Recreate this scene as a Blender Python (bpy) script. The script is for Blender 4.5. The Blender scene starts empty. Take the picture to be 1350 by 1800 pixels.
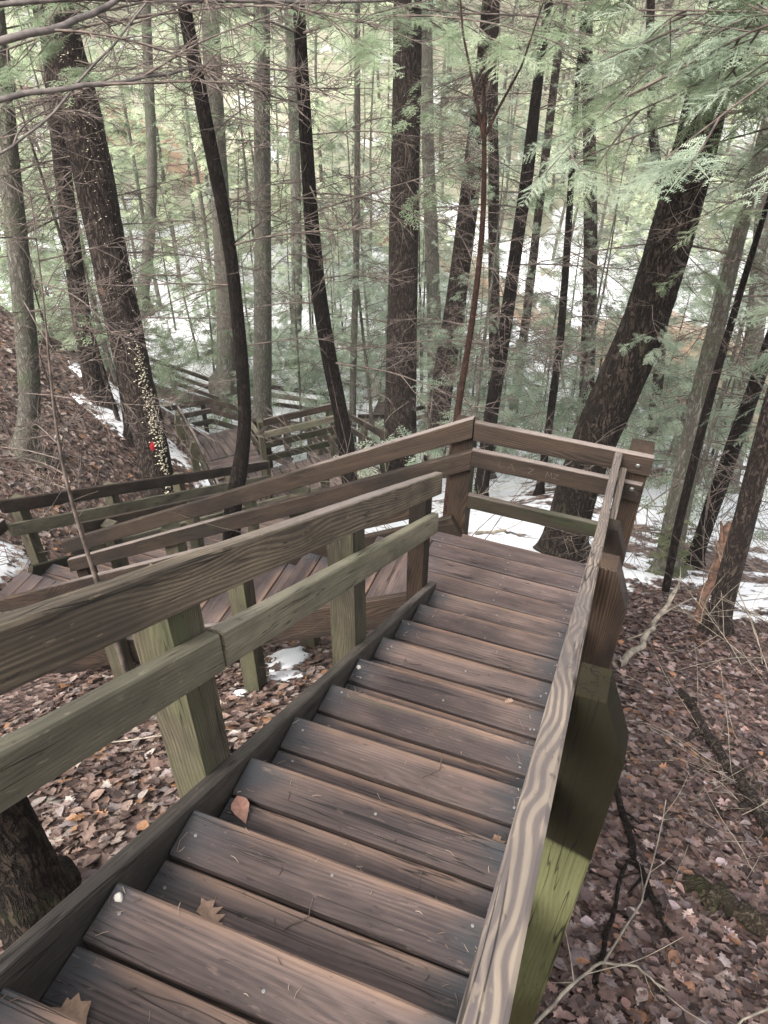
import bpy, math, random
import numpy as np
from mathutils import Vector, Matrix

# ------------------------------------------------------------------ camera, light, exposure
scene = bpy.context.scene
COL = scene.collection
random.seed(7)
RNG = np.random.default_rng(11)

CAM = Vector((0.9062, -3.423, 3.7077))
RIGHT = Vector((0.938328, 0.345690, 0.006233)); UP = Vector((-0.224024, 0.594156, 0.772523)); FWD = Vector((-0.263350, 0.726277, -0.634956))
cd = bpy.data.cameras.new('camera'); cam = bpy.data.objects.new('camera', cd); COL.objects.link(cam)
cd.sensor_fit = 'VERTICAL'; cd.sensor_height = 24.0; cd.lens = 24.0*1379.87/1800.0
cd.clip_start = 0.05; cd.clip_end = 600.0
m3 = Matrix((RIGHT, UP, -FWD)).transposed()
cam.matrix_world = Matrix.Translation(CAM) @ m3.to_4x4()
scene.camera = cam

SUN_EL, SUN_AZ = math.radians(50), math.radians(200)      # compass azimuth of the veiled sun (0 = +y)
w = bpy.data.worlds.new("World"); scene.world = w; w.use_nodes = True
nt = w.node_tree; nt.nodes.clear()
sky = nt.nodes.new('ShaderNodeTexSky'); sky.sky_type = 'NISHITA'; sky.sun_disc = False
sky.sun_elevation = SUN_EL; sky.sun_rotation = SUN_AZ; sky.air_density = 1.3; sky.dust_density = 6.0; sky.ozone_density = 1.0
hs = nt.nodes.new('ShaderNodeHueSaturation'); hs.inputs['Saturation'].default_value = 0.30   # a white overcast sky
bg = nt.nodes.new('ShaderNodeBackground'); bg.inputs['Strength'].default_value = 0.15
wo = nt.nodes.new('ShaderNodeOutputWorld')
nt.links.new(sky.outputs[0], hs.inputs['Color']); nt.links.new(hs.outputs[0], bg.inputs['Color']); nt.links.new(bg.outputs[0], wo.inputs[0])
sl = bpy.data.lights.new('sun', 'SUN'); sl.energy = 1.5; sl.angle = math.radians(25); sl.color = (1.0, 0.98, 0.955)
so = bpy.data.objects.new('sun', sl); COL.objects.link(so)
so.rotation_euler = (math.pi/2-SUN_EL, 0, -SUN_AZ+math.pi)
so.location = (0, 0, 30)
vs = scene.view_settings
vs.view_transform = 'Standard'; vs.look = 'None'; vs.gamma = 1.0; vs.use_curve_mapping = False
vs.exposure = 1.45
scene.cycles.max_bounces = 6; scene.cycles.diffuse_bounces = 3; scene.cycles.glossy_bounces = 2
scene.cycles.transparent_max_bounces = 8; scene.cycles.use_denoising = True

# ------------------------------------------------------------------ helpers
def tag(o, label=None, cat=None, group=None, kind=None):
    if label: o['label'] = label
    if cat: o['category'] = cat
    if group: o['group'] = group
    if kind: o['kind'] = kind
    return o
def thing(name, loc, label, cat, group=None):
    o = bpy.data.objects.new(name, None); COL.objects.link(o); o.location = loc
    o.empty_display_size = 0.1; PW[o.name] = Matrix.Translation(Vector(loc))
    return tag(o, label, cat, group)
def wpos(o):
    return (wpos(o.parent) if o.parent else Vector((0,0,0))) + o.location
def link(name, me, parent=None, M=None, mat=None):
    """one object; M is its world matrix. Parents of parts are never rotated unless they are boards."""
    o = bpy.data.objects.new(name, me); COL.objects.link(o)
    if mat and not me.materials: me.materials.append(mat)
    if parent is not None: o.parent = parent
    if M is None: M = Matrix.Identity(4) if parent is None else PW[parent.name]
    o.matrix_local = (PW[parent.name].inverted() @ M) if parent is not None else M
    PW[o.name] = M.copy()
    return o
PW = {}
def pymesh(name, V, F, smooth=False, mat=None, attr=None):
    V = np.asarray(V, dtype=np.float32)
    me = bpy.data.meshes.new(name)
    if isinstance(F, np.ndarray):
        n, k = F.shape
        me.vertices.add(len(V)); me.vertices.foreach_set('co', V.ravel())
        me.loops.add(n*k); me.loops.foreach_set('vertex_index', F.astype(np.int32).ravel())
        me.polygons.add(n); me.polygons.foreach_set('loop_start', np.arange(0, n*k, k, dtype=np.int32))
        try: me.polygons.foreach_set('loop_total', np.full(n, k, dtype=np.int32))
        except Exception: pass
        me.update(calc_edges=True)
    else:
        me.from_pydata([tuple(map(float, v)) for v in V], [], F); me.update()
    if smooth: me.polygons.foreach_set('use_smooth', np.ones(len(me.polygons), dtype=bool))
    if attr is not None:
        for an, arr in attr.items():
            arr = np.asarray(arr, dtype=np.float32)
            if arr.ndim == 1:
                a = me.attributes.new(an, 'FLOAT', 'POINT'); a.data.foreach_set('value', arr)
            else:
                a = me.attributes.new(an, 'FLOAT_COLOR', 'POINT')
                if arr.shape[1] == 3: arr = np.hstack([arr, np.ones((len(arr), 1), np.float32)])
                a.data.foreach_set('color', arr.ravel())
    if mat: me.materials.append(mat)
    return me
def smin(a, b, x):
    t = np.clip((x-a)/(b-a), 0, 1); return t*t*(3-2*t)
_perm = RNG.permutation(256); _val = RNG.random(256)
def vnoise(x, y):
    xi = np.floor(x).astype(int); yi = np.floor(y).astype(int); fx = x-xi; fy = y-yi
    fx = fx*fx*(3-2*fx); fy = fy*fy*(3-2*fy)
    h = lambda a, b: _val[_perm[(_perm[a & 255]+b) & 255]]
    return (h(xi, yi)*(1-fx)+h(xi+1, yi)*fx)*(1-fy)+(h(xi, yi+1)*(1-fx)+h(xi+1, yi+1)*fx)*fy
def fbm(x, y, o=4):
    s = 0; a = .5; t = 0
    for i in range(o):
        s = s+a*vnoise(x*2**i+17*i, y*2**i+31*i); t += a; a *= .5
    return s/t

# ------------------------------------------------------------------ materials
class NT:
    def __init__(s, name):
        s.m = bpy.data.materials.new(name); s.m.use_nodes = True
        s.t = s.m.node_tree; s.t.nodes.clear()
        s.out = s.n('ShaderNodeOutputMaterial'); s.b = s.n('ShaderNodeBsdfPrincipled')
        s.l(s.b.outputs[0], s.out.inputs[0])
    def n(s, ty, **k):
        x = s.t.nodes.new(ty)
        for a, b in k.items(): setattr(x, a, b)
        return x
    def l(s, a, b): s.t.links.new(a, b)
    def put(s, inp, v):
        if hasattr(v, 'default_value') or isinstance(v, bpy.types.NodeSocket): s.l(v, inp)
        else: inp.default_value = v
    def math(s, op, a, b=0.0, c=None, clamp=False):
        x = s.n('ShaderNodeMath', operation=op); x.use_clamp = clamp
        s.put(x.inputs[0], a); s.put(x.inputs[1], b)
        if c is not None: s.put(x.inputs[2], c)
        return x.outputs[0]
    def vmath(s, op, a, b):
        x = s.n('ShaderNodeVectorMath', operation=op); s.put(x.inputs[0], a); s.put(x.inputs[1], b); return x.outputs[0]
    def noise(s, vec, scale, detail=3, rough=.55, dist=0.0, col=False):
        x = s.n('ShaderNodeTexNoise'); s.put(x.inputs['Vector'], vec); x.inputs['Scale'].default_value = scale
        x.inputs['Detail'].default_value = detail; x.inputs['Roughness'].default_value = rough; x.inputs['Distortion'].default_value = dist
        return x.outputs['Color' if col else 'Fac']
    def vor(s, vec, scale, out='Distance', feat='F1', rnd=1.0):
        x = s.n('ShaderNodeTexVoronoi', feature=feat); s.put(x.inputs['Vector'], vec); x.inputs['Scale'].default_value = scale
        x.inputs['Randomness'].default_value = rnd
        return x.outputs[out]
    def remap(s, v, a, b, c=0.0, d=1.0, smooth=True):
        x = s.n('ShaderNodeMapRange'); x.interpolation_type = 'SMOOTHSTEP' if smooth else 'LINEAR'
        s.put(x.inputs[0], v)
        for i, q in enumerate((a, b, c, d)): x.inputs[i+1].default_value = q
        return x.outputs[0]
    def mix(s, f, a, b, blend='MIX'):
        x = s.n('ShaderNodeMix', data_type='RGBA', blend_type=blend)
        s.put(x.inputs[0], f); s.put(x.inputs[6], a if not isinstance(a, tuple) else (*a, 1) if len(a) == 3 else a)
        s.put(x.inputs[7], b if not isinstance(b, tuple) else (*b, 1) if len(b) == 3 else b)
        return x.outputs[2]
    def ramp(s, f, stops):
        x = s.n('ShaderNodeValToRGB'); e = x.color_ramp.elements
        while len(e) < len(stops): e.new(.5)
        for i, (p, c) in enumerate(stops): e[i].position = p; e[i].color = (*c, 1)
        s.put(x.inputs[0], f); return x.outputs[0]
    def bump(s, h, strength, dist=.01, prev=None):
        x = s.n('ShaderNodeBump'); x.inputs['Strength'].default_value = strength; x.inputs['Distance'].default_value = dist
        s.put(x.inputs['Height'], h)
        if prev is not None: s.l(prev, x.inputs['Normal'])
        return x.outputs[0]
    def done(s, col=None, rough=.8, nrm=None, spec=None):
        if col is not None: s.put(s.b.inputs['Base Color'], col if not isinstance(col, tuple) else (*col, 1))
        s.put(s.b.inputs['Roughness'], rough)
        if nrm is not None: s.l(nrm, s.b.inputs['Normal'])
        if spec is not None: s.b.inputs['Specular IOR Level'].default_value = spec
        return s.m

def wood(name, light, dark, green=0.3, zebra=.5, ends=0.0, freq=520.0, amp=16.0, wx=.7, edge=0.0, skylit_bleach=0.0, rough=.75, gcol=(.10, .12, .045), mark=None, bumpk=.5, endcol=(.035,.04,.045)):
    """weathered sawn timber, grain along the piece's own X axis"""
    t = NT(name)
    tc = t.n('ShaderNodeTexCoord'); oi = t.n('ShaderNodeObjectInfo')
    cm = t.n('ShaderNodeCombineXYZ')
    t.l(t.math('MULTIPLY', oi.outputs['Random'], 57.0), cm.inputs[0]); t.l(t.math('MULTIPLY', oi.outputs['Random'], 23.0), cm.inputs[1]); t.l(t.math('MULTIPLY', oi.outputs['Random'], 11.0), cm.inputs[2])
    v = t.vmath('ADD', tc.outputs['Object'], cm.outputs[0])
    def sc(a, b, c): return t.vmath('MULTIPLY', v, (a, b, c))
    sp = t.n('ShaderNodeSeparateXYZ'); t.l(v, sp.inputs[0])
    kn = t.vor(sc(1.3, 6.0, 6.0), 1.0)
    knot = t.remap(kn, .02, .16, 1, 0)
    big = t.noise(sc(wx, 2.4, 2.4), 1.0, 2, .45, .3)
    lo_ = t.noise(sc(.5, 7.0, 7.0), 1.0, 3, .5)
    ph = t.math('ADD', t.math('MULTIPLY', t.math('ADD', t.math('ADD', sp.outputs[1], sp.outputs[2]), t.math('MULTIPLY', lo_, .05)), freq), t.math('MULTIPLY', big, amp*6.2))
    ph = t.math('ADD', ph, t.math('MULTIPLY', t.remap(kn, .0, .5, 1, 0), 14.0))
    s = t.math('SINE', ph)
    ring = t.remap(s, -.85, .95, 0, 1)
    brk = t.noise(sc(1.2, 22.0, 22.0), 1.0, 4, .7)
    ring = t.math('MULTIPLY', ring, t.remap(brk, .28, .66, .25, 1))
    fine = t.noise(sc(4.0, 130.0, 130.0), 1.0, 4, .75)
    med = t.noise(sc(1.1, 16.0, 16.0), 1.0, 3, .6)
    f = t.math('ADD', t.math('MULTIPLY', ring, zebra), t.math('MULTIPLY', med, 1.0-zebra))
    f = t.math('ADD', t.math('MULTIPLY', f, .62), t.math('MULTIPLY', fine, .48))
    col = t.mix(t.remap(f, .22, .78), dark, light)
    blot = t.noise(sc(1.6, 4.0, 4.0), 1.0, 4, .6)
    col = t.mix(t.remap(blot, .38, .68, 0, .75), col, (dark[0]*.75, dark[1]*.78, dark[2]*.85))
    tone = t.math('ADD', .82, t.math('MULTIPLY', oi.outputs['Random'], .36))
    hsv = t.n('ShaderNodeHueSaturation'); t.l(col, hsv.inputs['Color']); t.l(tone, hsv.inputs['Value']); col = hsv.outputs[0]
    col = t.mix(t.math('MULTIPLY', knot, .8), col, (dark[0]*.4, dark[1]*.36, dark[2]*.34))
    if green > 0:
        g = t.noise(sc(1.0, 3.0, 3.0), 1.3, 5, .65)
        col = t.mix(t.math('MULTIPLY', t.remap(g, .62-.34*green, .80-.2*green), min(1, .35+green*.6)), col, gcol)
    if ends > 0:
        sg = t.n('ShaderNodeSeparateXYZ'); t.l(tc.outputs['Generated'], sg.inputs[0])
        e = t.math('ABSOLUTE', t.math('SUBTRACT', sg.outputs[0], .5))
        e = t.math('ADD', e, t.math('MULTIPLY', t.math('SUBTRACT', t.noise(sc(2.5, 7, 7), 1.0, 3), .5), .32))
        col = t.mix(t.math('MULTIPLY', t.remap(e, .30, .50), ends), col, endcol)
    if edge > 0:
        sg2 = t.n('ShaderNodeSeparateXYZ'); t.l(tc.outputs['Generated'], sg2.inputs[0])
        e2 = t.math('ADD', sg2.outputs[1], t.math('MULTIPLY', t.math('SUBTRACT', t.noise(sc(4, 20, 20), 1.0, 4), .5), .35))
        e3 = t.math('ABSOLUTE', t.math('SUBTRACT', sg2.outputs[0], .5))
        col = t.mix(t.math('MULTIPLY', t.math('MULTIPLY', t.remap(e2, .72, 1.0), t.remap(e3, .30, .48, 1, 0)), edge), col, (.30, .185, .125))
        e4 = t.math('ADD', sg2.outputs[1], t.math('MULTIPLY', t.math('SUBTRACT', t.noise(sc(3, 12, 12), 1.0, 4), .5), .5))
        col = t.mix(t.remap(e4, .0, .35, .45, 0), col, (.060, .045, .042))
    if skylit_bleach > 0:
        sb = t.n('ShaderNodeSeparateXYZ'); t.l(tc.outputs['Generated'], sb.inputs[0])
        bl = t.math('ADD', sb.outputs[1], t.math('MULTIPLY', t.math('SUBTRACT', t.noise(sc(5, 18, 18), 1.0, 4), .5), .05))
        col = t.mix(t.math('MULTIPLY', t.remap(bl, .955, .99), skylit_bleach), col, t.mix(fine, (.15, .12, .105), (.36, .30, .27)))  # pale top edge: weathered grey, with the skylight on it painted in too
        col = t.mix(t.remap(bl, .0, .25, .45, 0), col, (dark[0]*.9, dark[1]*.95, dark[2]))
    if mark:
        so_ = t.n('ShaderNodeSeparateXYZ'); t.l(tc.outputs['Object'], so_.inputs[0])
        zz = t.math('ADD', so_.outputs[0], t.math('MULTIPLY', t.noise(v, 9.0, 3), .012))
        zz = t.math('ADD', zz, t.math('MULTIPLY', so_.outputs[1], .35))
        col = t.mix(t.remap(zz, mark[0]-.012, mark[0]+.012, 0, .93), col, (.012, .009, .005))  # much darker above a sharp, slightly slanting line
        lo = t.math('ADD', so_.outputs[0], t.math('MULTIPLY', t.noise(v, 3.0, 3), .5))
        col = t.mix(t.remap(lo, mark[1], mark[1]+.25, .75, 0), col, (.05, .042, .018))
    ck = t.math('ABSOLUTE', t.math('SUBTRACT', t.noise(sc(.9, 26.0, 26.0), 1.0, 2, .5, .3), .5))
    crack = t.math('MULTIPLY', t.remap(ck, .0, .016, 1, 0), t.remap(t.noise(sc(.8, 3, 3), 1.7, 2), .44, .56))
    col = t.mix(t.math('MULTIPLY', crack, .85), col, (.012, .010, .009))
    pit = t.noise(sc(14.0, 60.0, 60.0), 1.0, 3, .7)
    col = t.mix(t.remap(pit, .62, .72, 0, .55), col, (.018, .014, .013))
    col = t.mix(t.remap(pit, .30, .38, 0.0 if mark else .35, 0), col, (light[0]*1.3, light[1]*1.28, light[2]*1.25))
    h = t.math('ADD', t.math('MULTIPLY', ring, .45*zebra+.1), t.math('MULTIPLY', fine, .7))
    h = t.math('SUBTRACT', h, t.math('MULTIPLY', crack, 2.0))
    nr = t.bump(h, bumpk, .0035)
    r = t.remap(blot, .3, .7, rough-.12, rough+.1)
    return t.done(col, r, nr, .12 if mark else .3)

M = {}
M['tread'] = wood('tread_wood', (.190, .134, .112), (.040, .030, .029), green=.06, zebra=.20, ends=.80, freq=430, amp=10, rough=.66, edge=.5)
M['deck'] = wood('deck_wood', (.200, .142, .124), (.058, .042, .039), green=.04, zebra=.25, ends=.35, freq=430, amp=9, rough=.58, edge=.25)
M['rail'] = wood('rail_wood', (.080, .054, .037), (.018, .013, .010), green=.14, zebra=.5, freq=480, amp=12, gcol=(.050, .050, .026), skylit_bleach=.75)
M['rail_near'] = wood('rail_wood_near', (.30, .235, .155), (.075, .058, .042), green=.06, zebra=.55, freq=420, amp=9, gcol=(.058, .056, .030), skylit_bleach=.8)
M['rail_dark'] = wood('rail_wood_dark', (.066, .043, .028), (.014, .010, .008), green=.16, zebra=.6, freq=380, amp=17, gcol=(.035, .036, .018), skylit_bleach=.6)
M['rail_zebra'] = wood('rail_wood_zebra', (.30, .24, .18), (.125, .100, .090), green=.0, zebra=.80, freq=440, amp=8, wx=2.4, bumpk=.5)
M['rail_green'] = wood('rail_wood_green', (.28, .25, .175), (.12, .105, .072), green=.42, zebra=.22, freq=480, amp=9, gcol=(.16, .17, .10), skylit_bleach=.3)
M['rail_moss'] = wood('rail_wood_moss', (.060, .046, .030), (.018, .015, .010), green=.65, zebra=.35, gcol=(.028, .038, .014), skylit_bleach=.3)
M['curb'] = wood('curb_wood', (.105, .088, .072), (.030, .025, .021), green=.12, zebra=.2, gcol=(.060, .060, .040), skylit_bleach=.45)
M['post'] = wood('post_wood', (.140, .122, .080), (.038, .031, .021), green=.48, zebra=.35, gcol=(.082, .092, .042), freq=460)
M['post_dark'] = wood('post_wood_dark', (.066, .041, .025), (.013, .009, .007), green=.28, zebra=.5, gcol=(.020, .026, .008), freq=460)
M['post_marked'] = wood('post_wood_two_tone', (.155, .155, .075), (.068, .070, .032), green=.5, zebra=.2, gcol=(.080, .092, .034), mark=(-.56, -1.45), rough=.85)

def flat(name, col, rough=.7, metal=0.0, nz=.15, sc=30):
    t = NT(name); tc = t.n('ShaderNodeTexCoord')
    n = t.noise(tc.outputs['Object'], sc, 3)
    c = t.mix(t.remap(n, .3, .7), tuple(x*(1-nz*2) for x in col), tuple(min(1, x*(1+nz)) for x in col))
    t.b.inputs['Metallic'].default_value = metal
    return t.done(c, rough, t.bump(n, .3, .003))
M['screw'] = flat('screw_metal', (.26, .25, .24), .5, .3)
M['bolt'] = flat('bolt_metal', (.32, .32, .30), .45, .8)
M['blaze'] = flat('red_paint', (.38, .012, .02), .7)
M['fungus'] = flat('shelf_fungus', (.50, .46, .33), .8, 0, .12, 60)
M['pebble'] = flat('pebble', (.55, .52, .46), .8, 0, .2, 50)
M['sawn'] = flat('torn_wood', (.12, .062, .038), .8, 0, .3, 20)
def barkmat(name, light, dark, moss=0.0, scale=1.0, mosscol=(.05, .065, .02), b=1.0):
    """furrowed bark: long broken ridges with crumbly plates, darker in the furrows"""
    t = NT(name); tc = t.n('ShaderNodeTexCoord'); oi = t.n('ShaderNodeObjectInfo')
    v = t.vmath('ADD', tc.outputs['Object'], t.math('MULTIPLY', oi.outputs['Random'], 40.0))
    w_ = t.vmath('MULTIPLY', v, (1, 1, .26))
    wob = t.vmath('ADD', w_, t.vmath('MULTIPLY', t.noise(w_, 9*scale, 4, .6, col=True), (.05, .05, .05)))
    n1 = t.noise(wob, 26*scale, 4, .62, .6)
    r1 = t.math('ABSOLUTE', t.math('SUBTRACT', n1, .5)); r1 = t.remap(r1, .0, .11)
    n2 = t.noise(t.vmath('MULTIPLY', v, (1, 1, .6)), 60*scale, 5, .7)
    n3 = t.noise(v, 2.2, 4)
    f = t.math('MULTIPLY', r1, t.remap(n2, .25, .72, .15, 1))
    c = t.mix(f, dark, light)
    c = t.mix(t.remap(n3, .40, .70, 0, .5), c, (dark[0]*1.6, dark[1]*1.5, dark[2]*1.4))
    c = t.mix(t.remap(t.noise(v, 13, 4, .7), .60, .74, 0, .35), c, (light[0]*1.35, light[1]*1.4, light[2]*1.35))
    if moss > 0:
        c = t.mix(t.math('MULTIPLY', t.remap(t.noise(v, 3.0, 5, .7), .60-.3*moss, .75-.1*moss), min(1, .3+moss)), c, mosscol)
    h = t.math('ADD', r1, t.math('MULTIPLY', n2, .8))
    return t.done(c, .92, t.bump(h, .9*b, .018), .15)
M['bark'] = barkmat('hemlock_bark', (.125, .095, .078), (.020, .015, .013))
M['bark_dark'] = barkmat('wet_bark', (.045, .033, .027), (.008, .006, .005), scale=1.2)
M['bark_big'] = barkmat('scaly_bark', (.078, .058, .044), (.009, .007, .006), moss=.12, scale=.9)
M['bark_grey'] = barkmat('grey_lichen_bark', (.30, .285, .24), (.10, .09, .075), moss=.45, mosscol=(.12, .145, .085))
M['bark_red'] = barkmat('reddish_sapling_bark', (.125, .070, .052), (.045, .024, .020), scale=2)
M['twig'] = flat('dead_twig', (.125, .095, .078), .85, 0, .3, 12)
M['twig_pale'] = flat('pale_twig', (.30, .255, .20), .85, 0, .25, 12)
M['limb_grey'] = flat('smooth_grey_limb', (.12, .10, .09), .8, 0, .3, 14)

def needlemat(name, a, b, c):
    t = NT(name); at = t.n('ShaderNodeAttribute'); at.attribute_name = 'tint'; oi = t.n('ShaderNodeObjectInfo')
    f = t.math('ADD', t.math('MULTIPLY', at.outputs['Fac'], .75), t.math('MULTIPLY', oi.outputs['Random'], .25))
    col = t.ramp(f, [(0.0, a), (.5, b), (1.0, c)])
    t.b.inputs['Base Color'].default_value = (*b, 1); t.l(col, t.b.inputs['Base Color'])
    t.b.inputs['Roughness'].default_value = .55; t.b.inputs['Specular IOR Level'].default_value = .4
    tr = t.n('ShaderNodeBsdfTranslucent'); t.l(col, tr.inputs[0])
    mx = t.n('ShaderNodeMixShader'); mx.inputs[0].default_value = .45
    t.l(t.b.outputs[0], mx.inputs[1]); t.l(tr.outputs[0], mx.inputs[2]); t.l(mx.outputs[0], t.out.inputs[0])
    return t.m
M['needle'] = needlemat('hemlock_needles', (.09, .13, .065), (.24, .30, .18), (.46, .52, .36))
M['needle_blue'] = needlemat('hemlock_needles_bluish', (.12, .165, .105), (.30, .36, .26), (.54, .60, .46))
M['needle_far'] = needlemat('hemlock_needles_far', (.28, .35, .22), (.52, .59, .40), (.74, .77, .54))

def leafmat():
    t = NT('fallen_leaf'); at = t.n('ShaderNodeAttribute'); at.attribute_name = 'tint'; at.attribute_type = 'GEOMETRY'
    tc = t.n('ShaderNodeTexCoord')
    n = t.noise(tc.outputs['Object'], 55, 3)
    c = t.mix(t.remap(n, .3, .75, 0, .45), at.outputs['Color'], (.05, .03, .022))
    return t.done(c, .62, t.bump(n, .25, .004), .4)
M['leaf'] = leafmat()
def groundmat():
    t = NT('forest_floor'); tc = t.n('ShaderNodeTexCoord'); v = tc.outputs['Object']
    at = t.n('ShaderNodeAttribute'); at.attribute_name = 'snow'
    wt = t.n('ShaderNodeAttribute'); wt.attribute_name = 'wet'
    vv = t.vmath('ADD', v, t.vmath('MULTIPLY', t.noise(v, 9, 2, col=True), (.12, .12, .12)))
    cell = t.n('ShaderNodeTexVoronoi'); t.l(vv, cell.inputs['Vector']); cell.inputs['Scale'].default_value = 15
    sepc = t.n('ShaderNodeSeparateXYZ'); t.l(cell.outputs['Color'], sepc.inputs[0])
    lc = t.ramp(sepc.outputs[0], [(0, (.035, .024, .022)), (.3, (.085, .055, .046)), (.6, (.16, .105, .088)), (.85, (.22, .145, .12)), (1, (.30, .22, .19))])
    n1 = t.noise(v, 1.1, 4, .6)
    lc = t.mix(t.remap(n1, .5, .75, 0, .5), lc, (.055, .036, .028))
    gr = t.noise(v, .35, 4, .6)
    lc = t.mix(t.remap(gr, .6, .75, 0, .35), lc, (.09, .10, .045))
    lc = t.mix(wt.outputs['Fac'], lc, t.mix(t.noise(v, .8, 4), (.33, .22, .16), (.50, .39, .32)))
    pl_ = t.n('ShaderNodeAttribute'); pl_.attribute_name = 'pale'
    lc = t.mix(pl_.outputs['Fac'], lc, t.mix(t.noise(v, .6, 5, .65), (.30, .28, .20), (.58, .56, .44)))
    e = t.math('ADD', at.outputs['Fac'], t.math('MULTIPLY', t.math('SUBTRACT', t.noise(v, 3.2, 6, .68), .5), .9))
    sm = t.remap(e, .50, .60)
    sc_ = t.mix(t.noise(v, 1.4, 5), (.84, .85, .89), (.93, .93, .94))
    spk = t.remap(t.noise(v, 26, 3, .7), .60, .70)          # bits of bark and needles lying on the snow
    sc_ = t.mix(t.math('MULTIPLY', spk, .7), sc_, (.22, .16, .11))
    col = t.mix(sm, lc, sc_)
    h = t.math('ADD', t.math('MULTIPLY', sm, .8), t.math('MULTIPLY', cell.outputs['Distance'], t.math('SUBTRACT', 1.0, sm)))
    return t.done(col, t.remap(sm, 0, 1, .7, .5), t.bump(h, .8, .05), .3)
M['ground'] = groundmat()
def snowmat():
    t = NT('snow'); tc = t.n('ShaderNodeTexCoord'); n = t.noise(tc.outputs['Object'], 22, 5, .7)
    c = t.mix(t.remap(n, .62, .74, 0, .35), (.92, .92, .94), (.55, .5, .46))
    return t.done(c, .55, t.bump(n, .4, .012), .3)
M['snow'] = snowmat()
def watermat():
    t = NT('stream_water'); tc = t.n('ShaderNodeTexCoord'); v = tc.outputs['Object']
    c = t.mix(t.noise(v, .5, 5, .6), (.24, .14, .09), (.42, .30, .22))
    t.b.inputs['IOR'].default_value = 1.33
    return t.done(c, .12, t.bump(t.noise(v, 5, 4), .25, .02))
M['water'] = watermat()
def rockmat():
    t = NT('boulder'); tc = t.n('ShaderNodeTexCoord'); v = tc.outputs['Object']; ge = t.n('ShaderNodeNewGeometry')
    n = t.noise(v, 5, 6, .68); c = t.mix(t.remap(n, .3, .7), (.035, .032, .028), (.17, .155, .135))
    c = t.mix(t.remap(t.noise(v, 3.3, 4, .6), .46, .6, 0, .8), c, (.055, .07, .028))
    sz = t.n('ShaderNodeSeparateXYZ'); t.l(ge.outputs['Normal'], sz.inputs[0])
    e = t.math('ADD', sz.outputs[2], t.math('MULTIPLY', t.math('SUBTRACT', t.noise(v, 2.4, 5, .6), .5), 1.6))
    c = t.mix(t.remap(e, .80, .90), c, (.82, .82, .85))      # snow lying on the flatter tops
    return t.done(c, .85, t.bump(n, .8, .06))
M['rock'] = rockmat()
M['log'] = barkmat('rotten_log', (.11, .085, .06), (.03, .022, .016), moss=.5, mosscol=(.045, .065, .018))
M['moss'] = flat('dull_moss', (.085, .095, .045), .95)

# ------------------------------------------------------------------ terrain
def terr(x, y):
    x = np.asarray(x, float); y = np.asarray(y, float)
    side = np.where(x < 0, .38*np.minimum(-x, 4.7), 0)
    b = -.80-.50*y-.03*np.maximum(y-3, 0)-side
    b = b+(.58*np.clip(-4.9-x, 0, 6.5)+.12*np.clip(-11.4-x, 0, 30))*(1-smin(7.0, 12.0, y))
    b = b+.04*np.sin(1.7*x+.6*y)+.05*np.sin(.9*y-1.1*x+2)
    q = np.minimum(-.34*x+.94*y, 78)
    val = -9.5+.25*np.sin(x*.35+1)*np.cos(q*.3)+np.maximum(q-33, 0)*.30*smin(33, 40, q)+.9*smin(30, 36, q)
    k = 1.2; d = np.abs(b-val)/k
    return np.maximum(b, val)+np.log1p(np.exp(-d))*k*.6
def tz(x, y): return float(terr(x, y))
STREAM = [(26, 15.5), (12, 19.0), (5.5, 21.3), (2.2, 22.6), (-1.0, 23.8), (-4.0, 25.6), (-7.0, 28.2), (-12, 30.5), (-22, 33), (-40, 38)]
def stream_d(x, y):
    d = np.full(np.shape(x), 1e9)
    for (ax, ay), (bx, by) in zip(STREAM[:-1], STREAM[1:]):
        vx, vy = bx-ax, by-ay; t = np.clip(((x-ax)*vx+(y-ay)*vy)/(vx*vx+vy*vy), 0, 1)
        d = np.minimum(d, np.hypot(x-ax-t*vx, y-ay-t*vy))
    return d
def axis(segs):
    out = [segs[0][0]]
    for a, b, st in segs:
        n = max(1, int(round((b-a)/st))); out += [a+(b-a)*(i+1)/n for i in range(n)]
    return np.array(out)
gx = axis([(-140, -40, 10), (-40, -14, 1.2), (-14, -8, .3), (-8, 4.5, .085), (4.5, 10, .35), (10, 40, 1.6), (40, 140, 10)])
gy = axis([(-60, -10, 8), (-10, -3.5, .8), (-3.5, 9, .085), (9, 20, .28), (20, 45, .9), (45, 80, 3), (80, 260, 12)])
X, Y = np.meshgrid(gx, gy); X = X.ravel(); Y = Y.ravel()
Z = terr(X, Y)
sd = stream_d(X, Y)
halfw = .4+.8*fbm(X*.25, Y*.25+9)+2.5*smin(-2, 2, X)
Z = Z-.75*(1-smin(halfw*.6, halfw*1.25, sd))
qq = -.34*X+.94*Y
S = smin(2.3, 3.9, Y+.12*X)*np.where(X > -3.2, 1, 0)*.66            # right of and beyond the stairs
S = np.maximum(S, .68*smin(7.6, 9.5, Y-.05*X))
S = np.where((X < -5.5) & (Y > 5.2) & (Y < 9), np.maximum(S, .40*smin(-6.2, -8.2, X)*0+.30), S)
S = S+.08*smin(10, 14, Y)-.36*smin(28, 37, qq)
S = S+(fbm(X*.55, Y*.55)-.5)*.85+(fbm(X*1.2+Y*.5, Y*4.2-X, 3)-.5)*.34
S = S*smin(halfw*.75, halfw*1.3, sd)
S = np.where(Y < 1.9, 0.0, S)
WET = (1-smin(halfw*.9, halfw*1.6, sd+(fbm(X*.4, Y*.4)-.5)*2.0))
sn = smin(.46, .60, S)
Z = Z+.05*sn+(fbm(X*3.1, Y*3.1, 3)-.5)*.07*(1-.7*sn)
nxg, nyg = len(gx), len(gy)
I = (np.arange(nyg-1)[:, None]*nxg+np.arange(nxg-1)[None, :]).ravel()
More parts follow.
